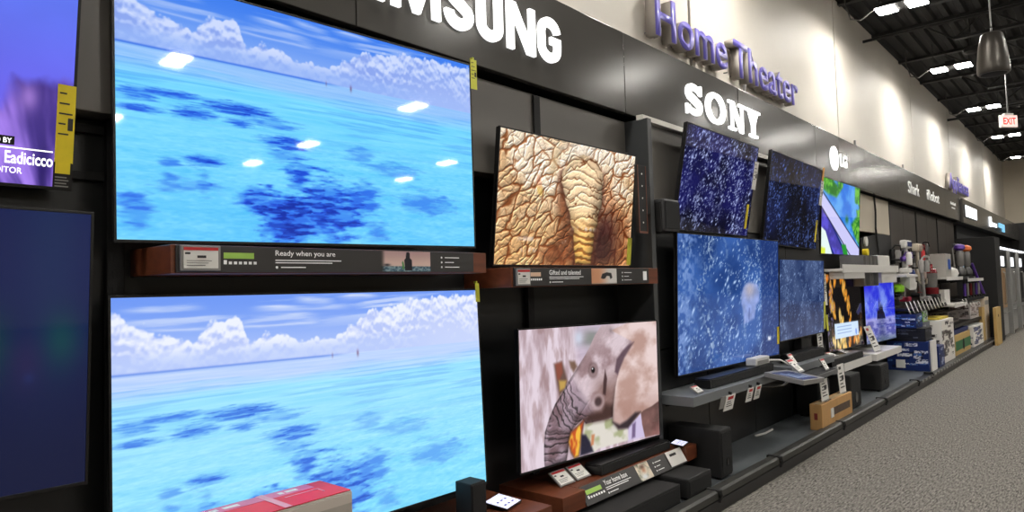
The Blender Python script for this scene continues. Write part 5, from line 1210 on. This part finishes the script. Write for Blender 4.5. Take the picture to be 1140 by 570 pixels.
mshelf('dark shelf with thin vacuum tubes, below the violet and orange vacuums', 15.4, 17.6, 2.12, 2.70, 1.03, 1.06, BLACK)
mshelf('black bottom shelf above the green and tan carton', 14.1, 17.62, 2.16, 2.70, .60, .63, BLACK)
for k in range(12):
    x = 10.98 + k * .262
    t = thing('shelf_ticket', 'white slanted ticket in the row on the vacuum shelf edge', 'price ticket', (x, 2.215, 1.05), 'tickets on the vacuum shelf edge', local=True); t.rotation_euler = (-.35, .42, 0)
    MB().box(-.055, .055, -.004, .004, -.06, .09, .001).build('card', PAPER, t)
    MB().box(-.04, .03, -.0055, -.0043, .0, .05).build('print', mat('pale_grey_print', (170, 166, 160), .6), t)
for k in range(6):
    x = 15.0 + k * .36
    t = thing('shelf_ticket', 'small white ticket on the far lower shelf edge', 'price ticket', (x, 2.115, .985), 'tickets on the far lower shelf edge', local=True); t.rotation_euler = (-.3, .3, 0)
    MB().box(-.055, .055, -.004, .004, -.075, .075, .001).build('card', PAPER, t); MB().box(-.04, .03, -.0055, -.0043, -.02, .03).build('print', INK, t)

def stick_vac(label, x, y, z0, z1, body, accent, dx=0., head_up=False, bin_m=None, wall=2.714):
    """A stick vacuum: tube, motor body, dust bin, handle, floor head; held by a wall hook."""
    t = thing('stick_vacuum', label, 'vacuum cleaner', (x, y, z0)); H = z1 - z0; P = lambda f, oy=0: (x + dx * f, y + oy, z0 + H * f)
    if head_up:
        p = P(1); MB().box(p[0] - .19, p[0] + .19, y - .06, y + .05, p[2] - .13, p[2], .035).build('floor_head', body, t); MB().box(p[0] - .13, p[0] + .13, y - .064, y - .0605, p[2] - .105, p[2] - .03, .01).build('window', accent, t)
        MB().tube([P(.93), P(.45)], .028, 8).build('tube', body, t); b0, b1 = .45, .12
    else:
        p = P(0); MB().box(p[0] - .12, p[0] + .12, y - .09, y + .05, z0, z0 + .075, .025).build('floor_head', accent, t)
        MB().tube([P(.06), P(.62)], .027, 8).build('tube', GREYP if body is not WHITEP else WHITEP, t); b0, b1 = .62, .88
    a = MB(); a.tube([P(b0), P((b0 + b1) / 2), P(b1)], [.036, .056, .042], 12); a.build('motor_body', body, t, True)
    q = P((b0 + b1) / 2, -.075); MB().lathe([(.025, -.10), (.042, -.09), (.046, .06), (.03, .10)], q, 14).build('dust_bin', bin_m or accent, t, True)
    e = P(b1); s = 1 if b1 > b0 else -1
    MB().tube([e, (e[0] + .02, e[1] - .04, e[2] + s * .06), (e[0] + .02, e[1] - .11, e[2] + s * .05), (e[0], e[1] - .12, e[2] - s * .03)], .016, 8).build('handle', body, t, True)
    m_ = P(.72); MB().tube([(m_[0], y + .02, m_[2]), (m_[0], wall + .005, m_[2])], .015, 6).build('wall_hook', BLACKM, t)
stick_vac('stick vacuum hung head up, its white head with a blue window at the top', 12.42, 2.50, 1.28, 2.09, WHITEP, NAVY, 0., True)
stick_vac('stick vacuum with a cream oval head at the top, right of the blue windowed one', 13.27, 2.50, 1.35, 2.06, CREAMP, mat('warm_grey', (170, 150, 140), .5), .0, True)
stick_vac('long pale grey stick vacuum leaning left in the middle of the hanging row', 13.10, 2.40, 1.10, 1.86, mat('pale_grey_plastic', (196, 194, 192), .35), GREYP, -.12)
stick_vac('dark red stick vacuum behind the red bin canister', 13.92, 2.62, 1.15, 2.12, REDM, REDP, .0)
stick_vac('black stick vacuum at the left end of the hanging row', 12.0, 2.60, 1.15, 2.05, BLACKP, GREYP, .0, wall=2.684)
stick_vac('grey stick vacuum with a chrome crook between the cream and red ones', 13.62, 2.63, 1.15, 2.1, DMETAL, BLACKP, .04)
stick_vac('black and pink stick vacuum behind the white ticket row', 12.72, 2.62, 1.10, 2.0, BLACKP, mat('rose_plastic', (170, 40, 70), .4), 0.)
stick_vac('dark stick vacuum above the white box with the blue label', 14.3, 2.62, 1.52, 2.14, BLACKP, DMETAL, 0.)
def canister(label, x, y, z, m, r=.14, h=.42):
    t = thing('upright_vacuum', label, 'vacuum cleaner', (x, y, z)); MB().lathe([(r, z), (r * 1.02, z + h * .22), (r * .9, z + h * .25)], (x, y, 0), 20).build('base', m, t, True); MB().lathe([(r * .85, z + h * .252), (r * .88, z + h * .8)], (x, y, 0), 20).build('clear_bin', SMOKE, t, True)
    MB().lathe([(r * .92, z + h * .802), (r * .8, z + h * .95), (r * .3, z + h)], (x, y, 0), 20).build('lid', m, t, True); MB().tube([(x, y, z + h), (x + .08, y, z + h + .06), (x + .12, y, z + h * .8)], .02, 8).build('handle', m, t, True)
canister('dark red bin canister vacuum on the ticket shelf', 13.52, 2.36, 1.20, REDM, .105, .44)
solo('stand_block', 'dark block under the red bin canister', 'stand', MB().box(13.35, 13.7, 2.26, 2.46, 1.036, 1.198, .01), BLACKM)
stick_vac('white and violet hand vacuum over the slanted display wedge', 11.9, 2.43, 1.565, 1.85, VIOLET, WHITEP, 0., wall=2.684)
t = thing('display_wedge', 'white slanted display wedge left of the hanging vacuums', 'display stand', (12.0, 2.5, 1.3)); MB().prism([(2.34, 1.50), (2.34, 1.535), (2.51, 1.56), (2.51, 1.50)], 'x', 11.60, 12.36).build('top', WHITEP, t); MB().prism([(2.36, 1.30), (2.36, 1.499), (2.51, 1.499), (2.51, 1.40)], 'x', 11.9, 12.3).build('body', WHITEP, t); MB().box(11.62, 11.72, 2.45, 2.685, 1.42, 1.499).build('bracket', BLACKM, t)
t = thing('hand_vacuum', 'lime green hand tool below the white display wedge', 'vacuum cleaner', (11.1, 2.4, 1.22)); MB().lathe([(.03, 1.25), (.09, 1.28), (.10, 1.36), (.05, 1.40)], (11.72, 2.5, 0), 14).build('body', LIMEP, t, True); MB().box(11.62, 11.82, 2.42, 2.58, 1.222, 1.249, .008).build('foot', BLACKM, t); MB().box(11.65, 11.79, 2.48, 2.685, 1.20, 1.2215).build('bracket', BLACKM, t)
c = carton('pale box with a blue label beside the red vacuum', 14.3, 14.85, 2.26, 2.5, 1.476, 1.90, mat('silver_board', (176, 172, 166), .45), None)
MB().box(14.52, 14.74, 2.252, 2.2585, 1.62, 1.80, .001).build('blue_label', BLUE, c)
carton('small white box under the white edged upper shelf', 14.3, 14.8, 2.3, 2.6, 1.001, 1.25, PAPER, None)
t = thing('upright_vacuum', 'white upright vacuum leaning on the white edged upper shelf', 'vacuum cleaner', (15.2, 2.3, 1.476)); MB().lathe([(.12, 1.476), (.15, 1.54), (.13, 1.62), (.05, 1.66)], (15.3, 2.36, 0), 16).build('body', WHITEP, t, True); MB().tube([(15.24, 2.36, 1.60), (15.0, 2.32, 1.72), (14.86, 2.3, 1.82)], .028, 8).build('handle', GREYP, t, True)
MB().lathe([(.04, 0), (.05, .06)], (15.36, 2.36, 1.655), 10).build('cap', BLACKP, t, True)
def ball_vac(label, x, y, z, top, body):
    t = thing('upright_vacuum', label, 'vacuum cleaner', (x, y, z)); MB().lathe([(.04, z + .05), (.085, z + .09), (.09, z + .17), (.045, z + .24)], (x, y, 0), 16).build('ball', body, t, True); MB().box(x - .13, x + .13, y - .12, y + .02, z, z + .048, .015).build('floor_head', DMETAL, t)
    MB().lathe([(.045, z + .245), (.07, z + .30), (.07, z + .52), (.05, z + .56)], (x, y, 0), 16).build('clear_bin', SMOKE, t, True); MB().lathe([(.06, z + .565), (.10, z + .60), (.09, z + .66), (.03, z + .69)], (x, y, 0), 16).build('cyclone_top', top, t, True); MB().tube([(x, y + .1, z + .2), (x, y + .12, z + .6), (x + .03, y + .05, z + .68)], .018, 8).build('wand', METAL, t)
ball_vac('upright vacuum with a violet top on the black shelf', 16.0, 2.28, 1.43, VIOLET, DMETAL)
ball_vac('upright vacuum with an orange top on the black shelf', 16.8, 2.28, 1.43, ORANGE, DMETAL)
stick_vac('dark stick vacuum with a sky blue window head behind the orange topped vacuum', 17.0, 2.48, 1.45, 2.17, DMETAL, mat('sky_plastic', (120, 166, 206), .4), 0., True)
for k, (m, l) in enumerate(((VIOLET, 'violet'), (METAL, 'silver'), (REDM, 'red'), (DMETAL, 'dark grey'), (VIOLET, 'second violet'), (METAL, 'rightmost silver'))):
    x = 15.75 + k * .36; t = thing('vacuum_wand', '%s vacuum tube hanging under the violet and orange vacuums' % l, 'vacuum tube', (x, 2.2, 1.08)); MB().tube([(x, 2.2, 1.10), (x, 2.2, 1.34)], .026, 8).build('tube', m, t, True); MB().box(x - .05, x + .05, 2.15, 2.24, 1.061, 1.10, .01).build('nozzle', BLACKP, t); MB().tube([(x, 2.2, 1.335), (x, 2.2, 1.398)], .012, 6).build('hook', BLACKM, t)
t = thing('vacuum_wand', 'long violet tube leaning beside the black partition', 'vacuum tube', (17.9, 2.2, 1.06)); MB().tube([(17.95, 2.16, 1.09), (17.6, 2.3, 1.75)], .03, 8).build('tube', VIOLET, t, True); MB().box(17.85, 18.05, 2.125, 2.22, 1.061, 1.095, .012).build('nozzle', BLACKP, t)
# cartons and boxes, low
W_ = (236, 232, 226); K_ = (44, 42, 46); B_ = (26, 46, 104)
c = carton('large navy blue carton with a white end on the platform, lowest of its stack', 11.5, 11.95, 2.09, 2.64, .12, .55, NAVY, 3, B_, ((230, 232, 240), (16, 22, 50), (70, 110, 180)), face=False)
MB().box(11.488, 11.4955, 2.40, 2.52, .16, .28, .001).build('white_label', PAPER, c)
solo('box_end', 'white upright box against the front of the navy carton', 'box', MB().box(11.56, 11.92, 2.06, 2.0855, .12, .56, .004), PAPER)
carton('black boxes layer between the two navy cartons', 11.5, 11.95, 2.12, 2.62, .552, .745, BLACKM, 8, (30, 32, 40), ((90, 96, 110), (14, 16, 26)), fill=.3)
carton('smaller navy carton with pictures on top of the stack', 11.45, 11.9, 2.22, 2.64, .747, .95, NAVY, 6, B_, ((220, 226, 240), (90, 150, 220), (16, 22, 50)), fill=.55)
carton('slim lime and silver box on the stack under the ticket row', 12.15, 12.5, 2.26, 2.5, .80, .995, LIMEP, 11, (190, 200, 196), ((120, 190, 50), (50, 60, 70)), fill=.5)
carton('grey carton under the slim lime box', 11.98, 12.52, 2.24, 2.64, .12, .798, mat('grey_board', (110, 112, 118), .6), 13, (96, 100, 110), ((30, 34, 50), (160, 164, 170)), fill=.5)
carton('tall white carton printed with dark pictures, right of the navy stack', 12.55, 13.62, 2.09, 2.6, .12, .80, PAPER, 21, W_, (K_, (90, 84, 80), (60, 50, 48)), fill=.62, top=YELLOW)
solo('flat_pack', 'yellow and green flat packs on top of the tall white carton', 'box', MB().box(12.7, 13.5, 2.14, 2.55, .803, .835, .004), mat('olive_yellow', (206, 184, 70), .5, var=.25, scale=6))
carton('slim navy box standing before the tall white carton', 12.06, 12.5, 2.06, 2.2, .12, .44, NAVY, 17, B_, ((160, 170, 200), (20, 26, 60)), fill=.3)
c = carton('tan carton with a green band on the platform', 13.9, 15.5, 2.12, 2.55, .12, .47, TAN, None)
MB().box(13.91, 15.49, 2.1155, 2.1192, .20, .36).build('green_band', GREEN, c); MB().lathe([(.10, -.006), (.10, -.0045)], (14.7, 2.1205, .27), 18, 'y').build('dark_oval', BLACKM, c)
MB().box(13.8955, 13.8992, 2.13, 2.54, .20, .36).build('green_end', GREEN, c)
carton('dark blue flat carton on top of the tan one', 13.95, 15.45, 2.14, 2.55, .472, .55, mat('deep_blue_board', (26, 40, 96), .5, var=.1), None)
carton('white and blue carton at the right of the green banded one', 15.75, 17.05, 2.10, 2.5, .12, .52, PAPER, 31, W_, ((26, 46, 120), (60, 64, 90)), fill=.5)
MBx = carton('white pictured carton on the bottom shelf under the far tickets', 16.2, 17.6, 2.19, 2.55, .632, .95, PAPER, 33, (206, 198, 196), ((120, 96, 90), (70, 60, 60)), fill=.5)
t = thing('tall_carton', 'tall slim white carton beside the tan slab', 'box', (17.9, 2.2, .12)); MB().box(17.66, 18.25, 2.12, 2.5, .12, 1.02, .006).build('body', mat('warm_white_board', (220, 208, 190), .55, var=.04), t); MB().box(17.68, 18.23, 2.117, 2.1192, .86, .95).build('label_band', GREYP, t)
t = thing('wood_slab', 'tall tan board standing at the end of the platform, nearer the aisle', 'board', (17.9, 1.97, 0)); MB().box(17.66, 18.44, 1.93, 1.985, 0, .80, .004).build('board', TAN, t); MB().lathe([(.03, 1.924), (.03, 1.9295)], (18.0, 0, .62), 10, 'y').build('dark_hole', BLACKM, t)
solo('wood_slab', 'tan board behind the front slab, its left edge showing', 'board', MB().box(17.3, 17.64, 2.13, 2.19, .12, .82, .004), TAN)
carton('small white carton filling the back of the bottom shelf', 14.5, 15.6, 2.3, 2.6, .632, .85, mat('dim_board', (120, 112, 106), .6), 41, (120, 112, 106), (K_,), fill=.5)

# ------------------------------------------------------------------ appliance bays beyond the black partition
structure('trim_4', MB().box(18.50, 19.36, 1.97, YW - .005, 0, 2.34, .006), BLACKM)['label'] = 'thick black partition at the end of the vacuum bay'
panel('black back panel behind the refrigerators', [(19.37, 31.1, 2.80, YW - .005, 0, 2.71)], BLACKM)
def fridge_bay(x0, word, door_m, lab):
    t = thing('appliance_bay', 'black bay with a lit header around the %s refrigerator' % word, 'display bay', (x0 + 1, 2.3, 0))
    MB().box(x0, x0 + .14, 2.0, 2.795, 0, 2.1, .004).build('pillar', STEELD, t); MB().box(x0 + .141, x0 + 2.0, 2.06, 2.795, 1.66, 2.1, .004).build('header', BLACK, t)
    MB().box(x0, x0 + 1.65, 1.99, 2.055, 2.105, 2.15, .004).build('light_bar', LITB, t); MB().box(x0 + .18, x0 + 1.35, 2.045, 2.0595, 1.70, 1.94, .002).build('lit_panel', LITB, t)
    MB().box(x0 + 1.3, x0 + 2.0, 2.25, 2.795, 0, 1.659).build('filler', BLACKM, t)
    fx0, fx1 = x0 + .2, x0 + 1.22
    r = thing('refrigerator', '%s in the row beyond the black partition' % lab, 'refrigerator', ((fx0 + fx1) / 2, 2.3, 0))
    MB().box(fx0, fx1, 2.08, 2.70, .03, 1.65, .006).build('cabinet', DMETAL, r); xm = (fx0 + fx1) / 2
    for xa, xb, hx in ((fx0, xm - .004, xm - .05), (xm + .004, fx1, xm + .05)):
        d = MB().box(xa, xb, 2.015, 2.078, .70, 1.65, .012).build('door', door_m, r); MB().tube([(hx, 2.012, .78), (hx, 1.97, .82), (hx, 1.97, 1.52), (hx, 2.012, 1.56)], .012, 8).build('handle', METAL, d)
    d = MB().box(fx0, fx1, 2.015, 2.078, .06, .69, .012).build('freezer_drawer', STEELD, r); MB().tube([(fx0 + .1, 2.012, .60), (fx0 + .12, 1.97, .60), (fx1 - .12, 1.97, .60), (fx1 - .1, 2.012, .60)], .012, 8).build('handle', METAL, d)
    a = MB()
    for x in (fx0 + .08, fx1 - .08): a.box(x - .04, x + .04, 2.1, 2.66, 0, .0295)
    a.build('foot', BLACKM, r)
fridge_bay(19.45, 'nearest', GOLDREFL, 'nearest refrigerator, doors painted with a golden reflection,'); fridge_bay(21.55, 'second', STEELD, 'second refrigerator, steel doors,'); fridge_bay(23.65, 'third', DMETAL, 'third refrigerator, dark steel doors,')

# ------------------------------------------------------------------ camera, world, exposure
cam = bpy.data.cameras.new('camera'); co = bpy.data.objects.new('camera', cam); COL.objects.link(co)
yaw, pit, rol = (math.radians(q) for q in (41.2, 2.7, -1.65))
fw = Vector((math.cos(yaw) * math.cos(pit), math.sin(yaw) * math.cos(pit), math.sin(pit))); rt_ = Vector((math.sin(yaw), -math.cos(yaw), 0)); up = rt_.cross(fw)
r2 = math.cos(rol) * rt_ + math.sin(rol) * up; u2 = -math.sin(rol) * rt_ + math.cos(rol) * up
Mc = Matrix((r2, u2, -fw)).transposed().to_4x4(); Mc.translation = (0, 0, 1.5); co.matrix_world = Mc
cam.sensor_fit = 'HORIZONTAL'; cam.sensor_width = 36.; cam.lens = 765. / 1140. * 36.; cam.clip_start = .05; cam.clip_end = 200
SC.camera = co
wd = bpy.data.worlds.new('store_ambient'); SC.world = wd; wd.use_nodes = True
wd.node_tree.nodes['Background'].inputs['Color'].default_value = (.02, .02, .022, 1); wd.node_tree.nodes['Background'].inputs['Strength'].default_value = 1.
SC.cycles.sample_clamp_indirect = 5.; SC.cycles.caustics_reflective = False; SC.cycles.caustics_refractive = False
vs = SC.view_settings; vs.view_transform = 'Standard'; vs.look = 'None'; vs.exposure = 0.; vs.gamma = 1.; vs.use_curve_mapping = False
